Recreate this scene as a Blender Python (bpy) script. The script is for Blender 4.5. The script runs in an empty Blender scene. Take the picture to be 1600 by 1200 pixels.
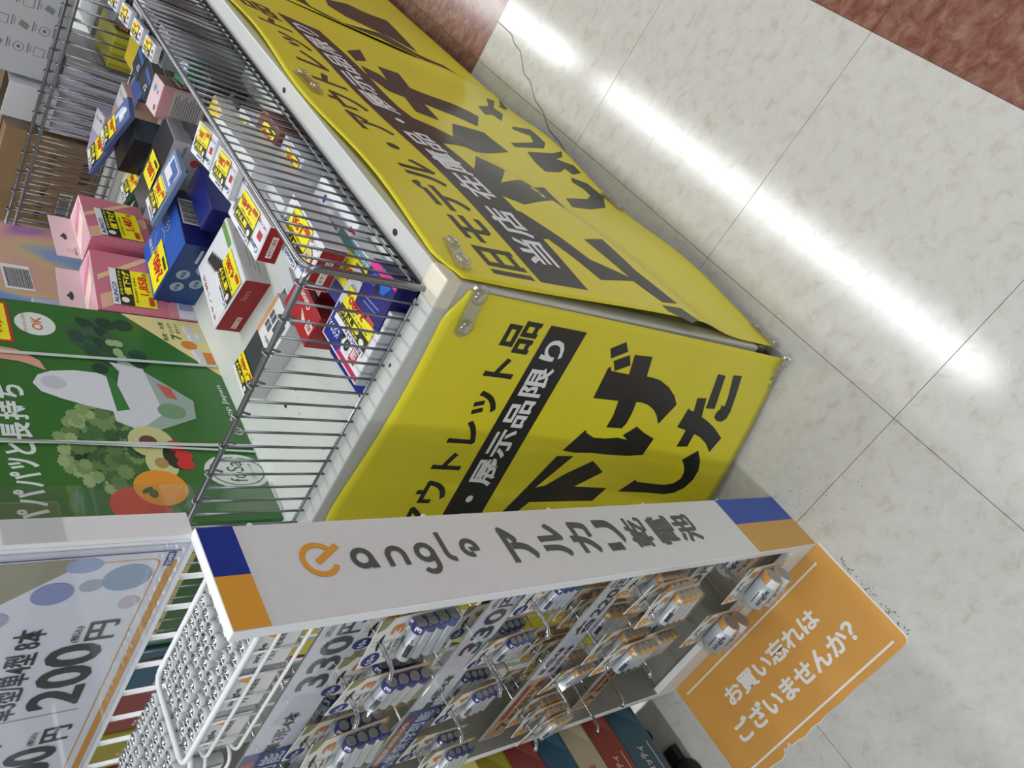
import bpy, bmesh, math, random
from mathutils import Vector, Matrix
random.seed(7)
S = bpy.context.scene
COL = S.collection

# ------------------------------------------------------------------ camera
cd = bpy.data.cameras.new('camera'); cam = bpy.data.objects.new('camera', cd); COL.objects.link(cam)
cd.sensor_fit = 'HORIZONTAL'; cd.sensor_width = 36.0; cd.lens = 1251.75 / 1600 * 36
cd.clip_start = 0.02
cx_ = Vector((0.49570969, -0.5032687, -0.70780825)); cy_ = Vector((-0.76007446, -0.64569936, -0.07320626)); cz_ = Vector((-0.42018891, 0.57427603, -0.70260111))
M = Matrix.Identity(4)
for i in range(3):
    M[i][0] = cx_[i]; M[i][1] = -cy_[i]; M[i][2] = -cz_[i]
M[0][3], M[1][3], M[2][3] = 0, 0, 1.3
cam.matrix_world = M
S.camera = cam
# ------------------------------------------------------------------ world, lights, exposure
w = bpy.data.worlds.new('store_air'); S.world = w; w.use_nodes = True
w.node_tree.nodes['Background'].inputs[0].default_value = (0.86, 0.93, 1.0, 1)
w.node_tree.nodes['Background'].inputs[1].default_value = 0.27
S.view_settings.view_transform = 'Standard'; S.view_settings.look = 'None'
S.view_settings.gamma = 1; S.view_settings.use_curve_mapping = False
S.view_settings.exposure = 0.0
LAMP_X = [-3.1, -0.43, 2.1, 4.7]
LAMP_W = 32.0
lamp_lights = []
for lx in LAMP_X:
    for ly in (-.87, 2.55, 5.97):
        l = bpy.data.lights.new('tube_light', 'AREA'); l.shape = 'RECTANGLE'; l.size = 0.09; l.size_y = 3.1
        l.energy = LAMP_W; l.color = (0.95, 0.98, 1.0)
        o = bpy.data.objects.new('tube_light', l); COL.objects.link(o); o.location = (lx, ly, 2.755)
        lamp_lights.append(o)

# ------------------------------------------------------------------ materials
def srgb(c):
    return tuple(((v / 255) / 12.92 if v / 255 <= 0.04045 else ((v / 255 + 0.055) / 1.055) ** 2.4) for v in c)
MATS = {}
def mat(name, rgb, rough=0.5, metal=0.0, spec=0.5, noise=0.0, scale=40, coat=0.0, emit=0.0, bump=0.0):
    if name in MATS: return MATS[name]
    m = bpy.data.materials.new(name); m.use_nodes = True; nt = m.node_tree; b = nt.nodes['Principled BSDF']
    c = srgb(rgb)
    b.inputs['Base Color'].default_value = (*c, 1); b.inputs['Roughness'].default_value = rough
    b.inputs['Metallic'].default_value = metal; b.inputs['Specular IOR Level'].default_value = spec
    b.inputs['Coat Weight'].default_value = coat
    if emit:
        b.inputs['Emission Color'].default_value = (*c, 1); b.inputs['Emission Strength'].default_value = emit
    if noise or bump:
        tc = nt.nodes.new('ShaderNodeTexCoord'); n = nt.nodes.new('ShaderNodeTexNoise')
        n.inputs['Scale'].default_value = scale; n.inputs['Detail'].default_value = 5
        nt.links.new(tc.outputs['Object'], n.inputs['Vector'])
        if noise:
            mx = nt.nodes.new('ShaderNodeMix'); mx.data_type = 'RGBA'
            d = tuple(max(0, v * (1 - noise)) for v in c); u = tuple(min(1, v * (1 + noise * .5)) for v in c)
            mx.inputs[6].default_value = (*d, 1); mx.inputs[7].default_value = (*u, 1)
            nt.links.new(n.outputs['Fac'], mx.inputs[0]); nt.links.new(mx.outputs[2], b.inputs['Base Color'])
        if bump:
            bp = nt.nodes.new('ShaderNodeBump'); bp.inputs['Strength'].default_value = bump; bp.inputs['Distance'].default_value = 0.002
            nt.links.new(n.outputs['Fac'], bp.inputs['Height']); nt.links.new(bp.outputs[0], b.inputs['Normal'])
    MATS[name] = m
    return m
def ink(rgb, rough=0.45):
    k = 'ink_%d_%d_%d' % tuple(rgb)
    return mat(k, rgb, rough, noise=0.04, scale=90)
def clear(name, tint=(1, 1, 1), gloss=0.12, rough=0.08):
    if name in MATS: return MATS[name]
    m = bpy.data.materials.new(name); m.use_nodes = True; nt = m.node_tree; nt.nodes.clear()
    o = nt.nodes.new('ShaderNodeOutputMaterial'); t = nt.nodes.new('ShaderNodeBsdfTransparent'); g = nt.nodes.new('ShaderNodeBsdfGlossy')
    t.inputs[0].default_value = (*tint, 1); g.inputs[1].default_value = rough
    lw = nt.nodes.new('ShaderNodeLayerWeight'); lw.inputs[0].default_value = 0.35
    ma = nt.nodes.new('ShaderNodeMath'); ma.operation = 'MULTIPLY_ADD'; ma.inputs[1].default_value = 0.22; ma.inputs[2].default_value = gloss
    nt.links.new(lw.outputs['Facing'], ma.inputs[0]); mx = nt.nodes.new('ShaderNodeMixShader')
    nt.links.new(ma.outputs[0], mx.inputs[0]); nt.links.new(t.outputs[0], mx.inputs[1]); nt.links.new(g.outputs[0], mx.inputs[2])
    nt.links.new(mx.outputs[0], o.inputs[0]); MATS[name] = m
    return m
def marble(name, c1, c2, c3, scale, rough):
    m = bpy.data.materials.new(name); m.use_nodes = True; nt = m.node_tree; b = nt.nodes['Principled BSDF']
    geo = nt.nodes.new('ShaderNodeNewGeometry')
    mp = nt.nodes.new('ShaderNodeMapping'); mp.inputs['Rotation'].default_value = (0, 0, 0.6); mp.inputs['Scale'].default_value = (1, 1.25, 1)
    nt.links.new(geo.outputs['Position'], mp.inputs[0])
    n1 = nt.nodes.new('ShaderNodeTexNoise'); n1.inputs['Scale'].default_value = scale; n1.inputs['Detail'].default_value = 9; n1.inputs['Roughness'].default_value = 0.68; n1.inputs['Distortion'].default_value = 0.55
    n2 = nt.nodes.new('ShaderNodeTexNoise'); n2.inputs['Scale'].default_value = scale * .28; n2.inputs['Detail'].default_value = 4
    for n in (n1, n2): nt.links.new(mp.outputs[0], n.inputs['Vector'])
    r = nt.nodes.new('ShaderNodeValToRGB'); e = r.color_ramp.elements
    e[0].position = 0.33; e[0].color = (*srgb(c3), 1); e[1].position = 0.66; e[1].color = (*srgb(c2), 1)
    k = e.new(0.46); k.color = (*srgb(c1), 1)
    nt.links.new(n1.outputs['Fac'], r.inputs[0])
    mx = nt.nodes.new('ShaderNodeMix'); mx.data_type = 'RGBA'; mx.blend_type = 'MULTIPLY'; mx.inputs[0].default_value = 0.35
    r2 = nt.nodes.new('ShaderNodeValToRGB'); r2.color_ramp.elements[0].position = .3; r2.color_ramp.elements[0].color = (.93, .93, .92, 1); r2.color_ramp.elements[1].position = .7
    nt.links.new(n2.outputs['Fac'], r2.inputs[0]); nt.links.new(r.outputs[0], mx.inputs[6]); nt.links.new(r2.outputs[0], mx.inputs[7])
    nt.links.new(mx.outputs[2], b.inputs['Base Color'])
    # worn wax: fine relief breaks the lamp reflection up
    n3 = nt.nodes.new('ShaderNodeTexNoise'); n3.inputs['Scale'].default_value = 420; n3.inputs['Detail'].default_value = 3
    n4 = nt.nodes.new('ShaderNodeTexNoise'); n4.inputs['Scale'].default_value = 9; n4.inputs['Detail'].default_value = 2
    for n in (n3, n4): nt.links.new(geo.outputs['Position'], n.inputs['Vector'])
    ad = nt.nodes.new('ShaderNodeMath'); ad.operation = 'MULTIPLY_ADD'; ad.inputs[1].default_value = 2.2
    nt.links.new(n4.outputs['Fac'], ad.inputs[0]); nt.links.new(n3.outputs['Fac'], ad.inputs[2])
    bp = nt.nodes.new('ShaderNodeBump'); bp.inputs['Strength'].default_value = 0.09; bp.inputs['Distance'].default_value = 0.0006
    nt.links.new(ad.outputs[0], bp.inputs['Height']); nt.links.new(bp.outputs[0], b.inputs['Normal'])
    mr = nt.nodes.new('ShaderNodeMapRange'); mr.inputs[3].default_value = rough - .03; mr.inputs[4].default_value = rough + .06
    nt.links.new(n1.outputs['Fac'], mr.inputs[0]); nt.links.new(mr.outputs[0], b.inputs['Roughness'])
    b.inputs['Specular IOR Level'].default_value = 0.42
    return m

WHITE = (236, 236, 238); YEL = (240, 228, 30); BLACK = (22, 22, 22); RED = (200, 28, 24)
m_paint = mat('cream_white_enamel', (198, 200, 196), 0.38, noise=.05, scale=14, bump=.05)
m_deck = mat('white_laminate_deck', (206, 211, 205), 0.35, noise=.06, scale=9)
m_chrome = mat('chrome_wire', (146, 148, 152), 0.3, metal=1.0)
m_chrome2 = mat('chrome_hook', (205, 206, 210), 0.12, metal=1.0)
m_whitemetal = mat('white_powder_coat', (238, 240, 242), 0.35)
m_grey = mat('grey_panel', (150, 152, 150), 0.5, noise=.05)
m_poster = mat('yellow_poster_film', (226, 214, 42), 0.32, spec=.5, noise=.03, scale=6)
m_pblack = mat('black_poster_ink', (30, 31, 33), 0.3)
m_pwhite = mat('white_poster_ink', (232, 234, 236), 0.35)
m_rubber = mat('black_rubber', (18, 18, 19), 0.6)
m_clip = clear('clear_clip_plastic', (.93, .93, .9), .25, .1)
m_film = clear('clear_film', (.98, .985, .99), .02, .05)
m_acryl = clear('clear_acrylic', (.96, .98, .97), .05, .04)

# ------------------------------------------------------------------ mesh helpers
def link(name, me, parent=None):
    o = bpy.data.objects.new(name, me); COL.objects.link(o)
    if parent: o.parent = parent
    return o
def tag(o, label=None, cat=None, group=None, kind=None):
    if label: o['label'] = label
    if cat: o['category'] = cat
    if group: o['group'] = group
    if kind: o['kind'] = kind
    return o
def empty(name, loc=(0, 0, 0), rz=0):
    o = bpy.data.objects.new(name, None); COL.objects.link(o); o.location = loc; o.rotation_euler = (0, 0, rz); o.empty_display_size = .02
    return o
class MB:
    """collects shapes of one mesh, one material slot per material"""
    def __init__(s): s.v = []; s.f = []; s.m = []; s.mats = []
    def mi(s, m):
        if m not in s.mats: s.mats.append(m)
        return s.mats.index(m)
    def face(s, pts, m):
        b = len(s.v); s.v += [tuple(p) for p in pts]; s.f.append(list(range(b, b + len(pts)))); s.m.append(s.mi(m))
    def box(s, x0, y0, z0, x1, y1, z1, m, top=None, front=None, right=None):
        P = lambda x, y, z: (x, y, z)
        s.face([P(x0, y0, z0), P(x0, y1, z0), P(x1, y1, z0), P(x1, y0, z0)], m)
        s.face([P(x0, y0, z1), P(x1, y0, z1), P(x1, y1, z1), P(x0, y1, z1)], top or m)
        s.face([P(x0, y0, z0), P(x1, y0, z0), P(x1, y0, z1), P(x0, y0, z1)], front or m)
        s.face([P(x1, y1, z0), P(x0, y1, z0), P(x0, y1, z1), P(x1, y1, z1)], front or m)
        s.face([P(x1, y0, z0), P(x1, y1, z0), P(x1, y1, z1), P(x1, y0, z1)], right or m)
        s.face([P(x0, y1, z0), P(x0, y0, z0), P(x0, y0, z1), P(x0, y1, z1)], right or m)
        return s
    def tube(s, pts, r, m, n=8, closed=False):
        pts = [Vector(p) for p in pts]; k = len(pts); rings = []
        up = None
        for i, p in enumerate(pts):
            a = pts[(i - 1) % k] if (closed or i > 0) else p; b = pts[(i + 1) % k] if (closed or i < k - 1) else p
            t = (b - a).normalized()
            if up is None: up = t.orthogonal().normalized()
            up = (up - t * up.dot(t)).normalized(); q = t.cross(up)
            rings.append([p + up * (r * math.cos(2 * math.pi * j / n)) + q * (r * math.sin(2 * math.pi * j / n)) for j in range(n)])
        b0 = len(s.v)
        for R_ in rings: s.v += [tuple(p) for p in R_]
        mi = s.mi(m)
        for i in range(k if closed else k - 1):
            for j in range(n):
                a = b0 + i * n + j; b = b0 + i * n + (j + 1) % n; c = b0 + ((i + 1) % k) * n + (j + 1) % n; d = b0 + ((i + 1) % k) * n + j
                s.f.append([a, b, c, d]); s.m.append(mi)
        if not closed:
            s.f.append([b0 + j for j in range(n)][::-1]); s.m.append(mi); s.f.append([b0 + (k - 1) * n + j for j in range(n)]); s.m.append(mi)
        return s
    def cyl(s, p0, axis, prof, m, n=16):
        """prof: list of (distance along axis, radius, material or None)"""
        p0 = Vector(p0); t = Vector(axis).normalized(); u = t.orthogonal().normalized(); q = t.cross(u); b0 = len(s.v)
        for d, r, _ in prof:
            for j in range(n):
                a = 2 * math.pi * j / n; s.v.append(tuple(p0 + t * d + u * (r * math.cos(a)) + q * (r * math.sin(a))))
        for i in range(len(prof) - 1):
            mi = s.mi(prof[i][2] or m)
            for j in range(n):
                s.f.append([b0 + i * n + j, b0 + i * n + (j + 1) % n, b0 + (i + 1) * n + (j + 1) % n, b0 + (i + 1) * n + j]); s.m.append(mi)
        s.f.append([b0 + j for j in range(n)][::-1]); s.m.append(s.mi(prof[0][2] or m))
        e = b0 + (len(prof) - 1) * n; s.f.append([e + j for j in range(n)]); s.m.append(s.mi(prof[-1][2] or m))
        return s
    def mesh(s, name, smooth=False, bevel=0):
        me = bpy.data.meshes.new(name); me.from_pydata(s.v, [], s.f)
        for m in s.mats: me.materials.append(m)
        me.polygons.foreach_set('material_index', s.m)
        if bevel:
            bm = bmesh.new(); bm.from_mesh(me); bmesh.ops.remove_doubles(bm, verts=bm.verts, dist=1e-5)
            bmesh.ops.bevel(bm, geom=bm.edges[:], offset=bevel, segments=2, affect='EDGES', profile=.6); bm.to_mesh(me); bm.free()
        if smooth:
            me.polygons.foreach_set('use_smooth', [len(p.vertices) == 4 for p in me.polygons])
        me.update(); return me
    def build(s, name, parent=None, smooth=False, bevel=0): return link(name, s.mesh(name, smooth, bevel), parent)

TXT = {}
def text_geo(t, bold):
    k = (t, bold)
    if k in TXT: return TXT[k]
    c = bpy.data.curves.new('t', 'FONT'); c.body = t; c.size = 1; c.offset = bold; c.resolution_u = 3
    o = bpy.data.objects.new('t', c); COL.objects.link(o)
    dg = bpy.context.evaluated_depsgraph_get(); ev = o.evaluated_get(dg); me = ev.to_mesh()
    vs = [(v.co.x, v.co.y) for v in me.vertices]; fs = [list(p.vertices) for p in me.polygons]
    ev.to_mesh_clear(); bpy.data.objects.remove(o); bpy.data.curves.remove(c)
    x0 = min(v[0] for v in vs); x1 = max(v[0] for v in vs); y0 = min(v[1] for v in vs); y1 = max(v[1] for v in vs)
    TXT[k] = ([((x - x0) / (x1 - x0), (y - y0) / (y1 - y0)) for x, y in vs], fs)
    return TXT[k]
class Art:
    """flat print: polygons in (u, v), stacked in thin layers"""
    def __init__(s): s.p = []; s.l = 0; s.k = 0
    def poly(s, pts, rgb, lay=None):
        s.p.append((list(pts), [list(range(len(pts)))], rgb, s.sub() if lay is None else lay)); return s
    def sub(s):
        s.k += 1; return s.l + .85 * s.k / (s.k + 25)
    def rect(s, x0, y0, x1, y1, rgb): return s.poly([(x0, y0), (x1, y0), (x1, y1), (x0, y1)], rgb)
    def up(s): s.l += 1; s.k = 0; return s
    def ell(s, cx, cy, rx, ry, rgb, n=20, rot=0):
        return s.poly([(cx + rx * math.cos(a) * math.cos(rot) - ry * math.sin(a) * math.sin(rot), cy + rx * math.cos(a) * math.sin(rot) + ry * math.sin(a) * math.cos(rot)) for a in [2 * math.pi * i / n for i in range(n)]], rgb)
    def arc(s, cx, cy, rx, ry, wd, a0, a1, rgb, n=22):
        """ring sector of stroke width wd"""
        for i in range(n):
            t0 = math.radians(a0 + (a1 - a0) * i / n); t1 = math.radians(a0 + (a1 - a0) * (i + 1) / n)
            s.poly([(cx + rx * math.cos(t0), cy + ry * math.sin(t0)), (cx + rx * math.cos(t1), cy + ry * math.sin(t1)),
                    (cx + (rx - wd) * math.cos(t1), cy + (ry - wd) * math.sin(t1)), (cx + (rx - wd) * math.cos(t0), cy + (ry - wd) * math.sin(t0))], rgb)
        return s
    def line(s, x0, y0, x1, y1, wd, rgb):
        d = Vector((x1 - x0, y1 - y0)); n = Vector((-d.y, d.x)).normalized() * wd / 2
        return s.poly([(x0 - n.x, y0 - n.y), (x1 - n.x, y1 - n.y), (x1 + n.x, y1 + n.y), (x0 + n.x, y0 + n.y)], rgb)
    def text(s, t, x0, y0, x1, y1, rgb, bold=0.0, shear=0.0, quarter=0, rise=0.0):
        """fits the lettering's bounding box to the rectangle; quarter 1 turns it 90 degrees ccw, 3 cw"""
        hc = abs(y1 - y0) if quarter in (0, 2) else abs(x1 - x0); d = max(0.0, bold - .016) * hc * .62
        if d > 0:
            l0 = s.l; sx = 1 if x1 > x0 else -1
            for k, (dx, dy) in enumerate(((-d, -d), (d, -d), (d, d), (-d, d), (0, 0))):
                s.text(t, x0 + dx + d * sx, y0 + dy + d, x1 + dx - d * sx, y1 + dy - d, rgb, .016, shear, quarter, rise)
            s.l = l0; return s
        vs, fs = text_geo(t, bold); out = []
        for a, b in vs:
            if quarter == 1: a, b = 1 - b, a
            elif quarter == 3: a, b = b, 1 - a
            elif quarter == 2: a, b = 1 - a, 1 - b
            out.append((x0 + a * (x1 - x0) + shear * b * (y1 - y0), y0 + b * (y1 - y0) + rise * a))
        s.p.append((out, fs, rgb, s.sub())); return s
    def build(s, name, parent, O, U, V, warp=None, grid=0, lift=.0003):
        O = Vector(O); U = Vector(U); V = Vector(V); N = U.cross(V).normalized()
        bm = bmesh.new(); mats = []
        for pts, faces, rgb, lay in s.p:
            m = rgb if isinstance(rgb, bpy.types.Material) else ink(rgb)
            if m not in mats: mats.append(m)
            mi = mats.index(m); vs = [bm.verts.new((a, b, (lay + 1) * lift)) for a, b in pts]
            for f in faces:
                try: fc = bm.faces.new([vs[i] for i in f]); fc.material_index = mi
                except ValueError: pass
        for f in bm.faces:
            f.normal_update()
        fl = [f for f in bm.faces if f.normal.z < 0]
        if fl: bmesh.ops.reverse_faces(bm, faces=fl)
        if grid:
            xs = [v.co.x for v in bm.verts]; ys = [v.co.y for v in bm.verts]
            for ax, lo, hi in ((0, min(xs), max(xs)), (1, min(ys), max(ys))):
                t = lo + grid
                while t < hi:
                    co = [0, 0, 0]; co[ax] = t; no = [0, 0, 0]; no[ax] = 1
                    bmesh.ops.bisect_plane(bm, geom=bm.verts[:] + bm.edges[:] + bm.faces[:], plane_co=co, plane_no=no); t += grid
        for v in bm.verts:
            a, b, h = v.co
            v.co = warp(a, b, h) if warp else O + U * a + V * b + N * h
        me = bpy.data.meshes.new(name); bm.to_mesh(me); bm.free()
        for m in mats: me.materials.append(m)
        return link(name, me, parent)

def copy_tree(o, parent=None, kids=True):
    c = o.copy(); COL.objects.link(c); c.parent = parent
    if kids:
        for ch in list(o.children): copy_tree(ch, c)
    return c

# ================================================================== THE SETTING
T = 0.45; FX = -0.27; FY = 0.382
cream = marble('cream_marbled_vinyl', (192, 190, 185), (198, 197, 192), (180, 176, 168), 34, 0.08)
redm = marble('red_brown_marbled_vinyl', (122, 80, 68), (146, 112, 100), (102, 64, 55), 34, 0.14)
m_joint = mat('floor_joint', (92, 88, 82), 0.8)
fl = MB().box(-4.5, -2.2, -.03, 4.2, 9.2, -.0022, m_joint).build('floor'); tag(fl, 'speckled cream vinyl floor with red brown border tiles', 'floor', kind='structure')
def tile_mesh(m):
    g = .0005; return MB().box(g, g, -.0022, T - g, T - g, 0, m).mesh('tile')
tc, tr = tile_mesh(cream), tile_mesh(redm)
for i in range(-7, 8):
    for j in range(-5, 13):
        x = FX + i * T; y = FY + j * T
        isred = x > 0.1 or y > 1.6
        o = link('tile', tr if isred else tc, fl); o.location = (x, y, 0)
# jagged crack in a far cream tile, and the scuffs near the discount stand
ck = [(-.168, 1.732), (-.172, 1.66), (-.185, 1.635), (-.19, 1.60), (-.225, 1.55), (-.228, 1.52), (-.255, 1.47), (-.262, 1.43), (-.285, 1.38), (-.29, 1.33), (-.30, 1.29)]
a = Art()
for i in range(len(ck) - 1): a.line(*ck[i], *ck[i + 1], .0022, (96, 90, 82))
a.build('floor_crack', fl, (0, 0, 0), (1, 0, 0), (0, 1, 0), lift=.0004)
a = Art()
for i in range(16):
    x = random.uniform(-.48, -.38); y = random.uniform(.34, .46)
    a.ell(x, y, random.uniform(.0006, .0018), random.uniform(.0005, .0012), (120, 116, 108), 6, random.random() * 3)
for i in range(60):
    a.ell(-.497 + random.gauss(0, .004), random.uniform(.15, .3), random.uniform(.0006, .0022), .0008, (84, 80, 74), 6, random.random() * 3)
tag(a.build('dirt_specks', fl, (0, 0, 0), (1, 0, 0), (0, 1, 0), lift=.0004), kind='stuff')

ce = MB().box(-4.5, -2.2, 2.85, 5.5, 9.2, 2.9, mat('ceiling_board', (225, 226, 222), .9, noise=.05, scale=5)).build('ceiling'); tag(ce, 'pale ceiling carrying rows of tube lamps', 'ceiling', kind='structure')
m_lampcase = mat('lamp_case', (235, 235, 232), .4)
m_tube = mat('lit_tube', (240, 246, 250), .5, emit=3.0)
lampme = MB().box(-.08, -1.6, 0.02, .08, 1.6, .085, m_lampcase).mesh('lamp_case'); tubeme = MB().tube([(0, -1.55, 0), (0, 1.55, 0)], .014, m_tube, 10).mesh('tube', True)
for i, l in enumerate(lamp_lights):
    e = empty('ceiling_light', (l.location.x, l.location.y, 2.765))
    tag(e, '%s twin tube lamp of the %s ceiling row' % (['near', 'middle', 'far'][i % 3], ['leftmost', 'rack side', 'aisle side', 'rightmost'][i // 3]), 'ceiling light', 'rows of ceiling lamps')
    link('housing', lampme, e)
    for s_ in (-.03, .03): link('tube', tubeme, e).location = (s_, 0, 0.012)
    l.parent = e; l.location = (0, 0, -.01)

# ================================================================== DISCOUNT STAND (deck, rim, body, casters)
WX0, WX1, WY0, WY1 = -0.985, -0.31, 0.598, 1.655
ZR, ZD = 0.754, 0.737
def make_stand(x0, x1, y0, y1, label):
    r = empty('display_wagon', ((x0 + x1) / 2, (y0 + y1) / 2, 0)); tag(r, label, 'display wagon')
    ox, oy = r.location.x, r.location.y
    X0, X1, Y0, Y1 = x0 - ox, x1 - ox, y0 - oy, y1 - oy; t = .030
    MB().box(X0 + t, Y0 + t, ZD - .02, X1 - t, Y1 - t, ZD, m_deck).build('deck', r)
    rim = MB()
    rim.box(X0, Y0, .705, X1, Y0 + t, ZR, m_paint); rim.box(X0, Y1 - t, .705, X1, Y1, ZR, m_paint)
    rim.box(X0, Y0 + t, .705, X0 + t, Y1 - t, ZR, m_paint); rim.box(X1 - t, Y0 + t, .705, X1, Y1 - t, ZR, m_paint)
    rim.build('rim', r, bevel=.003)
    for (nm, b) in (('front_panel', (X0 + .012, Y0 + .012, .10, X1 - .012, Y0 + .02, .705)), ('back_panel', (X0 + .012, Y1 - .02, .10, X1 - .012, Y1 - .012, .705)),
                    ('side_panel', (X1 - .02, Y0 + .02, .10, X1 - .012, Y1 - .02, .705)), ('side_panel', (X0 + .012, Y0 + .02, .10, X0 + .02, Y1 - .02, .705))):
        MB().box(*b, m_paint).build(nm, r)
    MB().box(X0 + .02, Y0 + .02, .085, X1 - .02, Y1 - .02, .10, m_paint).build('base_shelf', r)
    for sx in (X0, X1 - .028):
        for sy in (Y0, Y1 - .028):
            MB().box(sx, sy, .075, sx + .028, sy + .028, .7045, m_paint).build('post', r, bevel=.004)
            c = MB().cyl((sx + .026 if sx < 0 else sx + .002, sy + .02, .033), (1, 0, 0), [(-.012, .020, None), (-.011, .032, None), (.011, .032, None), (.012, .020, None)], m_rubber, 20).build('caster', r, True)
            MB().box(sx - .002, sy + .0, .055, sx + .03, sy + .03, .075, m_chrome).build('fork', c)
    # ivory corner caps
    for sx, sy in ((X1 - .036, Y0 - .0015), (X1 - .036, Y1 - .035), (X0, Y0 - .0015), (X0, Y1 - .035)):
        MB().box(sx, sy, ZR - .02, sx + .0375, sy + .0365, ZR + .003, mat('ivory_cap', (224, 219, 198), .4)).build('corner_cap', r, bevel=.003)
    # screw holes along the rim
    a = Art()
    for hy in (Y0 + .12, Y0 + .5, Y0 + .9): a.ell(X1 - .015, hy, .004, .0055, (20, 20, 20), 12)
    for hx in (X1 - .13, X1 - .42): a.ell(hx, Y0 + .015, .003, .002, (60, 60, 58), 10)
    a.build('screw_hole', r, (0, 0, ZR), (1, 0, 0), (0, 1, 0))
    # dirt marks on the white deck
    a = Art()
    for i in range(40): a.ell(random.uniform(X0 + .1, X1 - .06), random.uniform(Y0 + .05, Y0 + .3), random.uniform(.0006, .002), random.uniform(.0005, .001), (90, 92, 86), 6, random.random() * 3)
    if y0 < 1: a.ell(-.648 - ox, .78 - oy, .003, .0045, (25, 25, 25), 8)
    tag(a.build('deck_scuffs', r, (0, 0, ZD), (1, 0, 0), (0, 1, 0)), kind='stuff')
    return r
make_stand(WX0, WX1, WY0, WY1, 'nearest cream white display wagon with open wire fence and ivory corner cap')
make_stand(WX0, WX1, WY1 + .02, WY1 + 1.07, 'second display wagon standing directly behind the nearest one')

# ------------------------------------------------------------------ chrome wire fences
def fence(label, p0, p1, zlo=.747, zhi=.900, step=.0222, loops=False, mid=False):
    p0 = Vector((*p0, 0)); p1 = Vector((*p1, 0)); L = (p1 - p0).length; e = empty('wire_fence', p0, math.atan2((p1 - p0).y, (p1 - p0).x)); tag(e, label, 'wire fence')
    R_ = .0034; c = .014
    pts = []
    for (x, z, a0) in ((c, zhi - c, 180), (L - c, zhi - c, 90), (L - c, zlo + c, 0), (c, zlo + c, -90)):
        for k in range(4):
            t = math.radians(a0 - k * 30); pts.append((x + c * math.cos(t), 0, z + c * math.sin(t)))
    MB().tube(pts, R_, m_chrome, 10, closed=True).build('frame', e, True)
    MB().tube([(c, 0, zlo + .013), (L - c, 0, zlo + .013)], .0020, m_chrome, 8).build('rail', e, True)
    n = int(L / step)
    me = MB().tube([(0, 0, zlo), (0, 0, zhi)], .0016, m_chrome, 8).mesh('wire', True)
    lp = MB().tube([(0, -.006, zhi - .016), (0, -.010, zhi - .006), (0, -.008, zhi + .003), (0, -.001, zhi + .006), (0, .006, zhi + .001)], .0014, m_chrome, 8).mesh('curl', True)
    for i in range(1, n + 1):
        o = link('wire', me, e); o.location = (i * L / (n + 1), 0, 0)
        if loops and i % 2: link('curl', lp, e).location = (i * L / (n + 1), 0.002, 0)
    return e
fence('chrome wire fence along the front rim above the near poster, beside the white signboard', (-.338, .622), (-.975, .622), loops=True)
fence('long chrome wire fence along the right rim above the side poster', (-.345, .630), (-.345, 1.62))
fence('chrome wire fence closing the far end of the nearest wagon', (-.34, 1.632), (-.975, 1.632), loops=True)
fence('chrome wire fence on the front rim of the second wagon', (-.34, 1.700), (-.975, 1.700), loops=True)
fence('chrome wire fence on the right rim of the second wagon, top edge of the photo', (-.345, 1.71), (-.345, 2.67))

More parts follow.
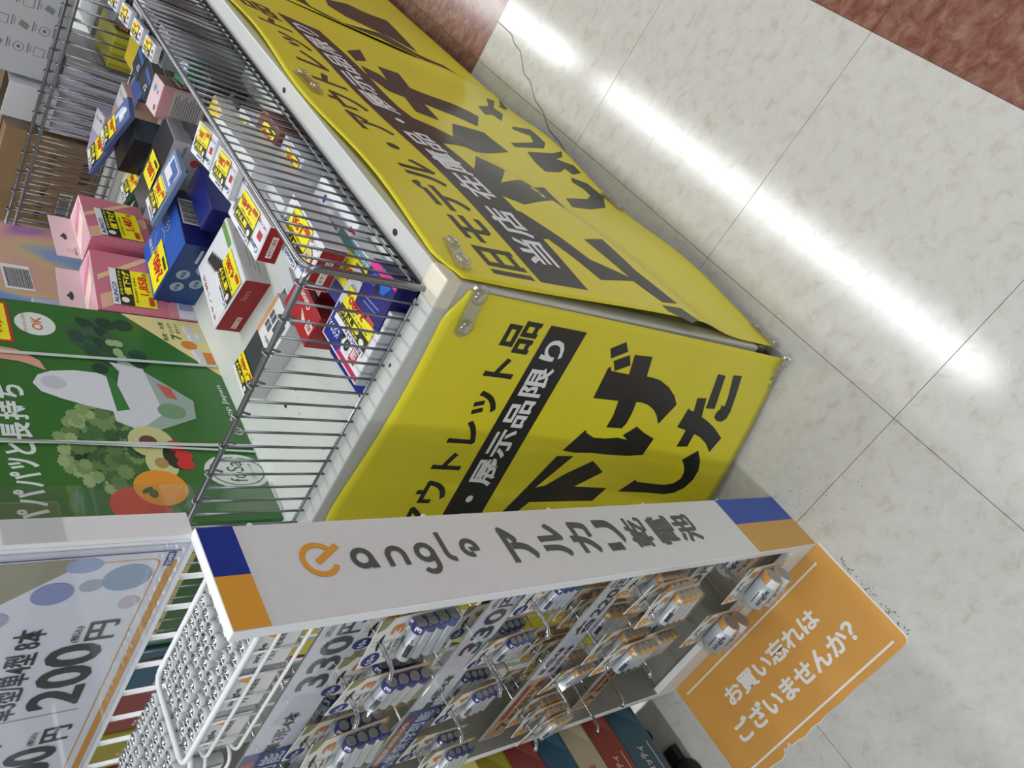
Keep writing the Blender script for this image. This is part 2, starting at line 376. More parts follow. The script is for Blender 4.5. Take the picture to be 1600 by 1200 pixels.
# ------------------------------------------------------------------ yellow posters
G = {
    'dak1': [(-0.0447, 0.4435), (-0.0303, 0.4204), (-0.0444, 0.4054), (-0.0594, 0.4308)],
    'dak2': [(-0.0623, 0.4226), (-0.0487, 0.3976), (-0.0645, 0.3837), (-0.0776, 0.4087)],
    'ge_r': [(-0.0473, 0.3879), (-0.0449, 0.3486), (-0.0771, 0.3356), (-0.0774, 0.3209), (-0.0797, 0.2996), (-0.0882, 0.2728), (-0.101, 0.2483), (-0.1146, 0.232), (-0.1533, 0.248), (-0.1399, 0.2613), (-0.1299, 0.2769), (-0.1233, 0.2956), (-0.1211, 0.3126), (-0.1217, 0.3245), (-0.1411, 0.3195), (-0.1604, 0.3178), (-0.1702, 0.3214), (-0.1723, 0.3548), (-0.1515, 0.3554), (-0.1246, 0.3633), (-0.1262, 0.4172), (-0.0749, 0.4247), (-0.0718, 0.422), (-0.0784, 0.4144), (-0.0792, 0.3754)],
    'ge_l': [(-0.2226, 0.4124), (-0.1812, 0.3929), (-0.1866, 0.3873), (-0.1934, 0.3669), (-0.1922, 0.3431), (-0.1877, 0.3176), (-0.189, 0.2945), (-0.1823, 0.3106), (-0.1632, 0.2914), (-0.1725, 0.2672), (-0.1803, 0.238), (-0.2124, 0.2414), (-0.2177, 0.2735), (-0.2203, 0.3121), (-0.2211, 0.3541), (-0.224, 0.3865)],
    'ta1': [(-0.0513, 0.1726), (-0.0514, 0.1511), (-0.1101, 0.1343), (-0.1121, 0.157)],
    'ta2': [(-0.048, 0.1315), (-0.0463, 0.107), (-0.08, 0.0968), (-0.1089, 0.0898), (-0.1226, 0.0905), (-0.1297, 0.0985), (-0.1305, 0.1114), (-0.1248, 0.1239), (-0.1164, 0.1248), (-0.1066, 0.1191), (-0.1005, 0.1227), (-0.1033, 0.1164), (-0.1012, 0.1121), (-0.0854, 0.1158), (-0.0686, 0.1227)],
    'ta3': [(-0.0975, 0.1914), (-0.0946, 0.1691), (-0.1279, 0.1553), (-0.133, 0.136), (-0.1432, 0.1081), (-0.1587, 0.0775), (-0.1874, 0.0891), (-0.1729, 0.1096), (-0.1638, 0.1316), (-0.16, 0.1503), (-0.1843, 0.15), (-0.1876, 0.1757), (-0.1703, 0.1751), (-0.1559, 0.1758), (-0.1528, 0.2002), (-0.1163, 0.1987), (-0.1198, 0.1937), (-0.1213, 0.182)],
    'shi': [(-0.1881, 0.1184), (-0.2063, 0.0998), (-0.2243, 0.0911), (-0.2437, 0.0922), (-0.2614, 0.1028), (-0.2738, 0.1207), (-0.2792, 0.141), (-0.2813, 0.1827), (-0.2864, 0.2475), (-0.2598, 0.2246), (-0.2633, 0.2184), (-0.2633, 0.1914), (-0.2617, 0.1531), (-0.2558, 0.1331), (-0.2447, 0.1225), (-0.2319, 0.1234), (-0.2201, 0.1319), (-0.2099, 0.1447)],
    'shita': [(-0.2336, 0.4165), (-0.2303, 0.3841), (-0.2959, 0.4197), (-0.2902, 0.403), (-0.2644, 0.378), (-0.2351, 0.3385), (-0.2534, 0.3044), (-0.2869, 0.3448), (-0.2828, 0.2759), (-0.3106, 0.2893), (-0.3248, 0.4134), (-0.3371, 0.4207), (-0.4079, 0.4505), (-0.4091, 0.4803), (-0.3405, 0.4501)],
}
SG = {
    's1': [(0.552, 0.535), (0.515, 0.525), (0.502, 0.445), (0.577, 0.403), (0.597, 0.314), (0.546, 0.282), (0.451, 0.443), (0.411, 0.533), (0.488, 0.55)],
    's2': [(0.466, 0.556), (0.466, 0.511), (0.342, 0.554), (0.308, 0.533), (0.398, 0.47), (0.373, 0.424), (0.295, 0.488), (0.416, 0.284), (0.321, 0.309), (0.235, 0.482), (0.263, 0.55), (0.307, 0.572), (0.361, 0.579)],
    's4': [(0.211, 0.529), (0.207, 0.506), (0.154, 0.466), (0.107, 0.44), (0.076, 0.361), (0.061, 0.453), (0.1, 0.473), (0.143, 0.498), (0.137, 0.525), (0.178, 0.534)],
    's5': [(0.164, 0.409), (0.18, 0.355), (0.104, 0.34), (0.04, 0.294), (0.034, 0.337), (0.071, 0.369), (0.108, 0.386)],
    's6': [(0.026, 0.346), (0.029, 0.296), (0.005, 0.275), (-0.008, 0.306), (0.013, 0.344)],
    's7': [(0.766, 0.472), (0.777, 0.418), (0.697, 0.435), (0.687, 0.351), (0.666, 0.287), (0.615, 0.319), (0.621, 0.407), (0.627, 0.44), (0.565, 0.44), (0.564, 0.492), (0.625, 0.483), (0.626, 0.517), (0.647, 0.53), (0.663, 0.542), (0.718, 0.532), (0.708, 0.497), (0.69, 0.49)],
    'dak': [(0.789, 0.528), (0.85, 0.47), (0.771, 0.494), (0.738, 0.533)],
    'shi1': [(0.536, 0.112), (0.536, 0.061), (0.495, 0.042), (0.427, 0.099), (0.376, 0.192), (0.35, 0.265), (0.395, 0.243), (0.441, 0.141), (0.472, 0.105), (0.496, 0.103), (0.513, 0.126)],
    'shi2': [(0.702, 0.168), (0.736, 0.09), (0.674, 0.09), (0.639, 0.119), (0.587, 0.237), (0.599, 0.241), (0.65, 0.143), (0.687, 0.126), (0.684, 0.181)],
    'ma': [(0.585, 0.205), (0.63, 0.098), (0.66, 0.049), (0.627, 0.072), (0.604, 0.108), (0.604, 0.052), (0.579, 0.048), (0.555, 0.093), (0.571, 0.104), (0.543, 0.139), (0.516, 0.203), (0.546, 0.21)],
    'ta_a': [(0.739, 0.243), (0.787, 0.181), (0.9, 0.104), (0.921, 0.064), (0.799, 0.156), (0.778, 0.143), (0.709, 0.194), (0.725, 0.21), (0.699, 0.248)],
    'ta_b': [(0.947, 0.03), (0.96, 0.018), (0.90, 0.035), (0.86, 0.075), (0.875, 0.085), (0.91, 0.05)],
    'far': [(1.036, 0.535), (1.031, 0.508), (1.011, 0.438), (1.064, 0.316), (1.042, 0.232), (1.061, 0.137), (0.987, 0.083), (0.972, 0.187), (0.966, 0.313), (1.021, 0.336), (0.999, 0.411), (1.006, 0.485)],
    'far2': [(1.148, 0.423), (1.206, 0.339), (1.267, 0.198), (1.07, 0.21), (1.066, 0.298), (1.076, 0.402), (1.104, 0.434)],
}
def bfront(x, z):
    s = min(max((.745 - z) / .745, 0), 1.05); q = min(max((-.31 - x) / .3, 0), 1.25)
    return .004 + (.008 + .085 * q ** .85) * s ** 2 + .004 * math.sin(3.1 * s) * q
def warp_front(u, v, h): return Vector((-.310 + u, .598 - bfront(-.310 + u, v) - h, v))
def sstep(t): t = min(max(t, 0), 1); return t * t * (3 - 2 * t)
def bside(y, z, y0=.6, amp=1.0):
    """how far the side poster stands off the wagon: two sags and a crease between its clips"""
    s = min(max((.745 - z) / .745, 0), 1); d = y - y0
    zc = .27 + .46 * min(d, .5); A = .020 * (1 - sstep((d - .30) / .32)) * (0.75 + .25 * sstep(d / .12))
    rid = sstep((.745 - z) / (.745 - zc)) if z > zc else math.exp(-((zc - z) / .075) ** 2)
    wave = .009 * (1 - math.cos(2 * math.pi * d / .47)) * s ** 1.6
    top = .003 * (1 - math.cos(2 * math.pi * d / .46)) * math.exp(-s * 3)
    zc2 = .36 + .2 * math.sin(d * 5); rid2 = .006 * sstep((d - .5) / .2) * math.exp(-((z - zc2) / .08) ** 2)
    return .004 + amp * (A * rid + wave + top + rid2)
def warp_side(u, v, h, y0=.6): return Vector((-.310 + bside(y0 + u, v, y0) + h, y0 + u, v))
def poster_art(far=False, front=False):
    """the sale lettering: two small lines, the big brush strokes and the closing line, on three thin print layers"""
    a = Art()
    if front: bl, u_r, zb, zt, rise = -.655, -.028, .505, .573, .034
    else: bl, u_r, zb, zt, rise = .03, .865, .553, .640, .055
    H = zt - zb
    a.poly([(bl, zb - rise * .9), (u_r, zb), (u_r, zt), (bl, zt - rise * .9)], m_pblack)
    a.text('旧モデル・アウトレット品', bl, zt + .010 - rise * .9, u_r, zt + .010 + H * .82 - rise * .9, m_pblack, .035, rise=rise)
    if front:
        for k in G: a.poly(G[k], m_pblack)
        a.text('値', -.60, .26, -.44, .42, m_pblack, .05, shear=.2); a.text('ま', -.44, .10, -.34, .20, m_pblack, .05, shear=.2)
        a.text('し', -.56, .08, -.48, .18, m_pblack, .05, shear=.2)
    elif not far:
        for k in SG:
            if not k.startswith('far'): a.poly(SG[k], m_pblack)
    a.up()
    a.text('当店 在庫品・展示品限り', bl + (u_r - bl) * .05, zb + H * .17 - rise * .9, u_r - (u_r - bl) * .03, zb + H * .83 - rise * .9, m_pwhite, .03, rise=rise)
    if far:
        for k in ('far', 'far2'): a.poly([(max(u - 1.002, .008), z) for u, z in SG[k]], m_pblack)
    return a
def film(name, label, warp, W, v0, v1, wob, nu=60, nv=48):
    vs = []; fs = []
    for j in range(nv + 1):
        for i in range(nu + 1):
            u = W[0] + (W[1] - W[0]) * i / nu; v = v0(u) + (v1(u) - v0(u)) * j / nv; vs.append(tuple(warp(u, v, 0)))
    for j in range(nv):
        for i in range(nu):
            p = j * (nu + 1) + i; fs.append([p, p + 1, p + nu + 2, p + nu + 1])
    me = bpy.data.meshes.new(name); me.from_pydata(vs, [], fs); me.materials.append(m_poster); me.polygons.foreach_set('use_smooth', [True] * len(fs))
    o = link(name, me); md = o.modifiers.new('thickness', 'SOLIDIFY'); md.thickness = .0004; md.offset = -1
    tag(o, label, 'poster'); return o
pf = film('sale_poster', 'yellow sale poster on the wagon front, its lower left curling behind the white signboard', warp_front, (-.665, -.004),
          lambda u: .006 + .03 * sstep(-u / .5), lambda u: .742 - .010 * math.sin(min(-u, .35) / .35 * math.pi) - .018 * sstep((.05 + u) / .05) - .03 * sstep((-u - .3) / .3), 0)
poster_art(front=True).build('printed_lettering', pf, (0, 0, 0), (1, 0, 0), (0, 0, 1), warp=warp_front, grid=.03)
def side_poster(y0, label, amp=1.0):
    wp = lambda u, v, h: Vector((-.310 + bside(y0 + u, v, y0, amp) + h, y0 + u, v))
    p = film('sale_poster', label, wp, (.004, 1.0),
             lambda u: .012 + .022 * (1 - math.cos(2 * math.pi * u / .47)) * .5, lambda u: .753 - .008 * (.5 - .5 * math.cos(2 * math.pi * u / .46)) - .02 * sstep((.05 - u) / .05), 0, 90, 60)
    poster_art(far=(amp < 1)).build('printed_lettering', p, (0, 0, 0), (0, 1, 0), (0, 0, 1), warp=wp, grid=.022)
    return p
side_poster(.6, 'creased yellow sale poster along the right side of the wagon, facing the aisle')
side_poster(1.602, 'far yellow sale poster on the second wagon, cut by the top edge of the photo', .35)

# clear plastic clips that hold the posters
def clip_mesh():
    b = MB(); n = 20; prof = []
    for i in range(n):
        t = 2 * math.pi * i / n; x = math.cos(t); r = .0095 if abs(x) > .35 else .0075
        prof.append(((.0165 if x > 0 else -.0165) + .0095 * x, r * math.sin(t)))
    for z0, z1 in ((0, .003),):
        b.face([(x, y, z1) for x, y in prof], m_clip); b.face([(x, y, z0) for x, y in prof][::-1], m_clip)
        for i in range(n):
            p, q = prof[i], prof[(i + 1) % n]; b.face([(*p, z0), (*q, z0), (*q, z1), (*p, z1)], m_clip)
    return b.mesh('clip_body')
cme = clip_mesh(); dome = MB().cyl((0, 0, .003), (0, 0, 1), [(0, .0075, None), (.003, .0065, None), (.0042, .003, None)], m_clip, 16).mesh('clip_stud', True)
def clip(label, pos, rot):
    e = link('poster_clip', cme); e.location = pos; e.rotation_euler = rot; e.scale = (1.35, 1.35, 1.35); tag(e, label, 'clip', 'clear clips on the yellow posters')
    for s_ in (-.0155, .0155): link('stud', dome, e).location = (s_, 0, 0)
R90 = math.pi / 2
def side_clip(y, z, y0, label, tilt=0): clip(label, (-.310 + bside(y, z, y0) + .001, y, z), Matrix(((0, 0, 1), (math.cos(tilt), -math.sin(tilt), 0), (math.sin(tilt), math.cos(tilt), 0))).to_euler())
side_clip(.655, .712, .6, 'clear clip at the near upper corner of the side poster', -.25)
side_clip(1.105, .722, .6, 'clear clip at the middle of the side poster top edge', .1)
side_clip(1.075, .035, .6, 'clear clip at the middle of the side poster bottom edge')
side_clip(.63, .022, .6, 'clear clip at the near lower corner of the side poster')
def front_clip(u, z, label, tilt=0): clip(label, tuple(warp_front(u, z, .001)), Matrix(((math.cos(tilt), -math.sin(tilt), 0), (0, 0, -1), (math.sin(tilt), math.cos(tilt), 0))).to_euler())
front_clip(-.028, .708, 'clear clip at the upper right corner of the front poster', .12)
front_clip(-.026, .016, 'clear clip at the lower right corner of the front poster', .12)
# old tape marks on the wagon rim, front side
tp = empty('tape_residue', (-.5, .5965, .72)); tag(tp, 'two grey scraps of old tape on the rim under the front wire fence', 'tape')
for dx, dz in ((0.05, 0), (-.02, -.002)): Art().poly([(dx, dz), (dx + .035, dz + .001), (dx + .036, dz + .006), (dx + .02, dz + .005), (dx + .001, dz + .007)], (158, 156, 146)).build('tape_scrap', tp, (0, 0, 0), (1, 0, 0), (0, 0, 1))

# ================================================================== BATTERY RACK
RX0, RX1, RY0, RY1, RZ = -.912, -.506, .335, .442, 1.008
rk = empty('battery_rack', ((RX0 + RX1) / 2, (RY0 + RY1) / 2, 0)); tag(rk, 'narrow white rack with tall side signboard and chrome hooks full of battery packs', 'display rack')
ox, oy = rk.location.x, rk.location.y
def rb(nm, x0, y0, z0, x1, y1, z1, m, bevel=.0015, parent=None): 
    return MB().box(x0 - ox, y0 - oy, z0, x1 - ox, y1 - oy, z1, m).build(nm, parent or rk, bevel=bevel)
sb = rb('side_signboard', RX1 - .012, RY0, .0, RX1, RY1, RZ, m_whitemetal)
m_shade = mat('interior_shade_grey', (128, 128, 125), .5)  # shade inside the white rack, painted as a darker grey
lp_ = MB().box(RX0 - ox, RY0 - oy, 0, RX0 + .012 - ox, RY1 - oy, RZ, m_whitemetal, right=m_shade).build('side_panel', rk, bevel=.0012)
rb('kick_plate', RX0 + .012, RY0, 0, RX1 - .012, RY0 + .012, .062, m_whitemetal)
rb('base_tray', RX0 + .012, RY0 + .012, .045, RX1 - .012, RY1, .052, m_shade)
rb('top_rail', RX0 + .012, RY1 - .002, 1.000, RX1 - .012, RY1 + .006, 1.0058, m_whitemetal)
back = MB()
x = RX0 + .02
for i in range(9):
    wx = RX0 + .03 + i * .0435
    o = MB().tube([(wx - ox, .448 - oy, .05), (wx - ox, .448 - oy, 1.0)], .0026, m_whitemetal, 8).build('back_wire', rk, True)
for z in (.15, .35, .55, .75, .95):
    MB().tube([(RX0 + .012 - ox, .4525 - oy, z), (RX1 - .012 - ox, .4525 - oy, z)], .0026, m_whitemetal, 8).build('back_wire', rk, True)
# signboard print: u runs down, v runs away from the viewer
BG = (222, 222, 224); OR = (226, 160, 56); BLU = (14, 48, 146); GRY = (82, 84, 84)
a = Art(); W_ = RZ
a.rect(0.001, 0.001, RZ - .002, .106, BG); a.up()
a.rect(.001, .0535, .033, .106, BLU); a.rect(.001, .001, .033, .0535, OR)
a.rect(RZ - .187, .0555, RZ - .002, .106, (40, 78, 172)); a.rect(RZ - .187, .001, RZ - .002, .0555, (206, 158, 78))
a.up()
bu = lambda z: RZ - z
by = lambda y: y - RY0
# round logo: open ring with a bar
a.arc(bu(.907), by(.3965), .0195, .0195, .0058, -28 , -328, OR, 40)
a.l += .3; a.poly([(bu(.886), by(.4135)), (bu(.882), by(.4085)), (bu(.909), by(.3905)), (bu(.912), by(.396))], OR); a.l -= .3
# rounded letters a n g l e
wdt = .0062
a.arc(bu(.863), by(.3935), .0125, .0125, wdt, 0, 360, GRY, 30); a.l += .3; a.poly([(bu(.8568), by(.396)), (bu(.8508), by(.396)), (bu(.8485), by(.381)), (bu(.8568), by(.381))], GRY); a.l -= .3
a.arc(bu(.8245), by(.3925), .0125, .0125, wdt, 0, 180, GRY, 20); a.rect(bu(.837), by(.3805), bu(.8308), by(.3925), GRY); a.rect(bu(.8182), by(.3805), bu(.812), by(.3925), GRY)
a.arc(bu(.789), by(.3935), .0125, .0125, wdt, 0, 360, GRY, 30); a.l += .3; a.rect(bu(.7827), by(.3785), bu(.7765), by(.396), GRY); a.l -= .3; a.arc(bu(.789), by(.3785), .0125, .0125, wdt, -150, 0, GRY, 18)
a.rect(bu(.7655), by(.390), bu(.7595), by(.4175), GRY); a.arc(bu(.753), by(.390), .0125, .0115, wdt, 180, 270, GRY, 10)
a.arc(bu(.729), by(.394), .0125, .0125, wdt, 100, 285, GRY, 22); a.arc(bu(.729), by(.394), .0125, .0125, wdt, 0, 100, GRY, 12); a.l += .3; a.poly([(bu(.731), by(.3945)), (bu(.7165), by(.3945)), (bu(.7165), by(.3895)), (bu(.729), by(.3885))], GRY); a.l -= .3
for ch, z0, z1, b_ in (('ア', .678, .635, .06), ('ル', .621, .580, .06), ('カ', .567, .526, .06), ('リ', .510, .468, .06), ('乾', .456, .412, .028), ('電', .400, .352, .018), ('池', .346, .298, .035)):
    a.text(ch, bu(z0), by(.368), bu(z1), by(.4185), GRY, b_, quarter=1)
a.build('printed_sign', sb, (RX1 - ox, RY0 - oy, RZ), (0, 0, -1), (0, 1, 0))

# price rails and hooks
m_strip = ink((236, 237, 246), .25)
def strip(zt, zb, price, rows, kind, xa=-.899, xb=-.519):
    e = MB().box(xa - ox, .3535 - oy, zb, xb - ox, .3555 - oy, zt, m_grey).build('price_rail', rk)
    W = xb - xa; Hh = zt - zb; a = Art(); a.rect(0, 0, W, Hh, m_strip); a.up()
    cb = (58, 88, 150) if kind == 'blue' else (212, 172, 124)
    s_ = .152 if kind == 'blue' else .145
    a.rect(0, 0, W * .40 - .004, Hh * .98, cb) if kind == 'blue' else a.rect(0.004, 0.002, s_, Hh - .002, cb)
    a.up()
    a.text(price, W - .128 if len(price) == 3 else W - .14, Hh * .2, W - .046, Hh * .80, (64, 64, 68), .035)
    a.text('円', W - .043, Hh * .2, W - .022, Hh * .66, (64, 64, 68), .03); a.text('(税込)', W - .043, Hh * .74, W - .024, Hh * .9, (84, 84, 88), .01)
    if len(rows) == 1: a.text(rows[0], W - .235, Hh * .3, W - .165, Hh * .62, (60, 60, 64), .02)
    else:
        a.text(rows[0], W - .225, Hh * .55, W - .162, Hh * .86, (60, 60, 64), .02); a.text(rows[1], W - .225, Hh * .13, W - .162, Hh * .44, (60, 60, 64), .02)
    if kind == 'blue':
        a.text('10年保存可能', .01, Hh * .08, W * .40 - .012, Hh * .55, (235, 235, 245), .02)
        a.rect(.01, Hh * .66, W * .38 - .01, Hh * .92, (176, 70, 62)); a.up(); a.text('使用推奨期限10年', .016, Hh * .7, W * .38 - .018, Hh * .88, (240, 225, 210), .01)
    else:
        a.text('7', .022, Hh * .12, .042, Hh * .62, (70, 60, 52), .03); a.text('年保存可能', .046, Hh * .12, s_ - .006, Hh * .5, (84, 56, 40), .02)
        a.rect(.05, Hh * .66, s_ - .012, Hh * .88, (196, 92, 108)); a.up(); a.text('使用推奨期限7年', .054, Hh * .69, s_ - .016, Hh * .85, (120, 30, 60), .01)
    a.build('price_card', e, (xa - ox, .3535 - oy, zb), (1, 0, 0), (0, 0, 1))
    MB().box(xa - ox, .3515 - oy, zb - .001, xb - ox, .3522 - oy, zt + .001, m_film).build('clear_cover', e)
strip(.902, .846, '330', ['単3形4本'], 'blue')
strip(.694, .646, '330', ['単4形4本'], 'blue')
strip(.487, .442, '各220', ['単4形4本', '単3形4本'], 'orange')
strip(.289, .244, '220', ['単2形2本', '単1形2本'], 'orange')
HOOKS = {1: (.843, [-.56, -.635, -.735, -.825]), 2: (.644, [-.545, -.649, -.743, -.835]), 3: (.440, [-.556, -.660, -.759, -.845]), 4: (.286, [-.722, -.795, -.865]), 5: (.198, [-.562, -.668, ])}
for r_, (z, xs) in HOOKS.items():
    tipy = .296 if r_ < 5 else .312
    for hx in xs:
        MB().tube([(hx - ox, .452 - oy, z + .004), (hx - ox, .44 - oy, z), (hx - ox, tipy + .020 - oy, z), (hx - ox, tipy + .010 - oy, z + .002), (hx - ox, tipy - oy, z + .011)], .0024, m_chrome2, 10).build('hook', rk, True)
        # flat backing wire that runs below every hook
        MB().tube([(hx + .010 - ox, .452 - oy, z - .012), (hx + .010 - ox, .36 - oy, z - .013)], .0016, m_chrome2, 8).build('hook_brace', rk, True)
        MB().box(hx - .008 - ox, .4512 - oy, z - .016, hx + .014 - ox, .456 - oy, z + .010, m_chrome2).build('hook_bracket', rk)

# ------------------------------------------------------------------ hanging battery packs
SIL = mat('battery_silver_sleeve', (206, 210, 216), .28, metal=.35); CAP = mat('battery_end_metal', (150, 150, 142), .4, metal=.3)
m_card = mat('pack_card', (228, 228, 222), .5); m_blist = clear('blister_plastic', (.96, .97, .975), .035, .05)
def cell(L, r, ring, num):
    """battery lying along X, end cap at +X"""
    b = MB(); rm = ink(ring, .3)
    b.cyl((-L / 2 - .001, 0, 0), (1, 0, 0), [(0, r * .38, CAP), (.001, r * .4, CAP), (.0011, r * .92, SIL), (.0022, r, SIL), (L * .79, r, rm), (L - .0006, r, rm), (L, r * .93, rm), (L + .0001, r * .80, CAP), (L + .0006, r * .78, CAP)], SIL, 18)
    return b.mesh('battery', True)
def make_pack(kind, ring, num, yrs, w_, h_, L, r, n):
    e = empty('battery_pack')
    cm = MB().box(-w_ / 2, 0, -h_ + .012, w_ / 2, .0008, .012, m_card, right=ink(OR)).build('card', e)
    a = Art()
    a.rect(-w_ / 2, -h_ + .012, w_ / 2, .012, (226, 226, 220)); a.up()
    a.poly([(w_ / 2 - .016, .012), (w_ / 2, .012), (w_ / 2, -.003), (w_ / 2 - .012, .003)], (136, 142, 98))
    a.poly([(-.011, -.0016), (.011, -.0016), (.011, .0006), (.002, .0036), (-.002, .0036), (-.011, .0006)], (38, 36, 34))
    a.ell(-w_ / 2 + .010, .001, .009, .0105, (36, 44, 122) if yrs == '10' else OR)
    a.rect(-w_ / 2, -h_ + .012, w_ / 2, -h_ + .016, OR)
    a.text('angle', -w_ / 2 + .008, -.0185, -.003, -.0125, (70, 70, 72), .01); a.text('アルカリ乾電池', -w_ / 2 + .006, -.0245, .000, -.0198, (70, 70, 72), .01)
    for i in range(5): a.ell(-.002 + (i % 3) * .005, .0085 - (i // 3) * .003, .0007, .0007, (90, 90, 90), 8)
    a.up()
    a.text(num, w_ / 2 - .023, -.022, w_ / 2 - .010, -.007, (214, 128, 40), .05)
    a.text(yrs, -w_ / 2 + .0045, -.003, -w_ / 2 + .012, .005, (236, 236, 240), .03); a.text('年', -w_ / 2 + .0125, -.002, -w_ / 2 + .017, .003, (236, 236, 240), .02)
    a.build('printed_front', cm, (0, 0, 0), (1, 0, 0), (0, 0, 1))
    cmesh = cell(L, r, ring, num); z0 = -.025 - r; yc = -r - .001
    for i in range(n):
        o = link('battery', cmesh, e); o.location = (0.004, yc, z0 - i * (2 * r + .0003))
        if i == 0 or n == 2:
            # sleeve print, wrapped round the upper front of the cell
            def wrap(u0): return lambda a_, b_, h_: Vector((u0 + a_, -(r + .0001 + h_) * math.cos(.85 + b_ / r), (r + .0001 + h_) * math.sin(.85 + b_ / r)))
            a = Art(); s_ = r * .8
            a.text(num, -s_ * .55, -s_ * .6, s_ * .55, s_ * .6, (236, 238, 240), .05)
            a.build('printed_number', o, (0, 0, 0), (1, 0, 0), (0, 0, 1), warp=wrap(L * .385), grid=.003, lift=.0001)
            a = Art()
            if n == 2: a.text('angle', -L * .36, -r * .35, L * .16, r * .3, (64, 66, 72), .03); a.rect(-L * .36, r * .5, L * .0, r * .62, (90, 92, 98))
            else: a.rect(-L * .36, -r * .55, -L * .02, r * .25, (54, 56, 62)); a.rect(L * .0, -r * .2, L * .12, r * .1, (120, 122, 128))
            a.build('printed_label', o, (0, 0, 0), (1, 0, 0), (0, 0, 1), warp=wrap(0), grid=.003, lift=.0001)
    zt = z0 + r + .002; zb = z0 - (n - 1) * 2 * r - r - .003; x0, x1 = -L / 2 - .001, L / 2 + .0065; y0 = yc - r - .0012; t = .003
    bl = MB()
    V = lambda x, y, z: (x, y, z)
    bl.face([V(x0 + t, y0, zb + t), V(x1 - t, y0, zb + t), V(x1 - t, y0, zt - t), V(x0 + t, y0, zt - t)], m_blist)
    for p, q, p2, q2 in (((x0, zb), (x1, zb), (x0 + t, zb + t), (x1 - t, zb + t)), ((x1, zb), (x1, zt), (x1 - t, zb + t), (x1 - t, zt - t)), ((x1, zt), (x0, zt), (x1 - t, zt - t), (x0 + t, zt - t)), ((x0, zt), (x0, zb), (x0 + t, zt - t), (x0 + t, zb + t))):
        bl.face([V(p[0], -.0006, p[1]), V(q[0], -.0006, q[1]), V(q2[0], y0, q2[1]), V(p2[0], y0, p2[1])], m_blist)
    bl.face([V(-w_ / 2, -.0007, zb - .004), V(w_ / 2, -.0007, zb - .004), V(w_ / 2, -.0007, zt + .002), V(-w_ / 2, -.0007, zt + .002)], m_blist)
    bl.build('blister', e)
    return e
PB = (34, 46, 118); PO = (206, 154, 84)
protos = {'b3': make_pack('b', PB, '3', '10', .064, .097, .049, .0070, 4), 'b4': make_pack('b', PB, '4', '10', .058, .084, .043, .0052, 4),
          'o3': make_pack('o', PO, '3', '7', .064, .097, .049, .0070, 4), 'o4': make_pack('o', PO, '4', '7', .058, .084, .043, .0052, 4),
          'd1': make_pack('o', PO, '1', '7', .076, .112, .058, .0162, 2)}
LBL = {'b3': 'blue size 3 batteries', 'b4': 'blue size 4 batteries', 'o3': 'orange size 3 batteries', 'o4': 'orange size 4 batteries', 'd1': 'large size 1 batteries'}
RN = {1: 'top row', 2: 'second row', 3: 'third row', 4: 'fourth row', 5: 'lowest row'}
CN = ['hook nearest signboard', 'second hook from signboard', 'third hook from signboard', 'hook farthest from signboard']
used = set()
def hang(kind, row, col, y, tilt, yaw, depth):
    z, xs = HOOKS[row]; p = protos[kind]
    o = p if kind not in used else copy_tree(p); used.add(kind)
    o.location = (xs[col], y, z + .0025 - .0018); o.rotation_euler = (tilt, 0, yaw)
    dn = ['front pack', 'second pack back', 'third pack back', 'fourth pack back', 'fifth pack back', 'sixth pack back'][depth]
    tag(o, '%s, %s, %s, %s' % (LBL[kind], dn, CN[col], RN[row]), 'battery pack', 'battery packs hanging on the rack')
HANG = [('b3', 1, 0, [.336, .352, .385]), ('b3', 1, 1, [.330, .352, .395]), ('b3', 1, 2, [.322, .345, .38]), ('b3', 1, 3, [.33, .38]),
        ('b4', 2, 0, [.346, .372, .39]), ('b4', 2, 1, [.350, .372, .395]), ('b4', 2, 2, [.340, .372]), ('b4', 2, 3, [.318, .345, .38]),
        ('o3', 3, 0, [.308, .326, .350, .395, .42]), ('o3', 3, 1, [.308, .328, .37, .385, .40, .415]), ('o4', 3, 2, [.345, .372, .386, .40, .415]), ('o4', 3, 3, [.320, .336, .352, .405]),
        ('o3', 4, 0, [.345, .385]), ('d1', 5, 0, [.320, .385]), ('d1', 5, 1, [.320])]
for kind, row, col, ys in HANG:
    for i, y in enumerate(ys): hang(kind, row, col, y, random.uniform(.02, .10) if i == 0 else random.uniform(-.04, .06), random.uniform(-.10, .10), i)

# ------------------------------------------------------------------ wire basket and loose batteries on the top of the rack
def basket(x0, x1, y0, y1, zb, zt, label):
    e = empty('wire_basket', ((x0 + x1) / 2, (y0 + y1) / 2, zb)); tag(e, label, 'basket')
    cx, cy = e.location.x, e.location.y
    def loop(z, r, nm):
        c = .012; pts = []
        for (x, y, a0) in ((x0 + c, y0 + c, 180), (x1 - c, y0 + c, 270), (x1 - c, y1 - c, 0), (x0 + c, y1 - c, 90)):
            for k in range(4):
                t = math.radians(a0 + k * 30); pts.append((x + c * math.cos(t) - cx, y + c * math.sin(t) - cy, z - zb))
        MB().tube(pts, r, m_whitemetal, 8, closed=True).build(nm, e, True)
    loop(zt, .0028, 'top_rim'); loop((zb + zt) / 2 + .006, .0018, 'wire_ring'); loop(zb + .002, .0018, 'wire_ring')
    n = int((x1 - x0) / .03)
    for i in range(1, n):
        x = x0 + (x1 - x0) * i / n - cx
        MB().tube([(x, y0 - cy, zt - zb), (x, y0 - cy, .002), (x, y1 - cy, .002), (x, y1 - cy, zt - zb)], .0013, m_whitemetal, 6).build('wire', e, True)
    for j in range(1, 4):
        y = y0 + (y1 - y0) * j / 4 - cy
        MB().tube([(x0 - cx, y, zt - zb), (x0 - cx, y, .002), (x1 - cx, y, .002), (x1 - cx, y, zt - zb)], .0013, m_whitemetal, 6).build('wire', e, True)
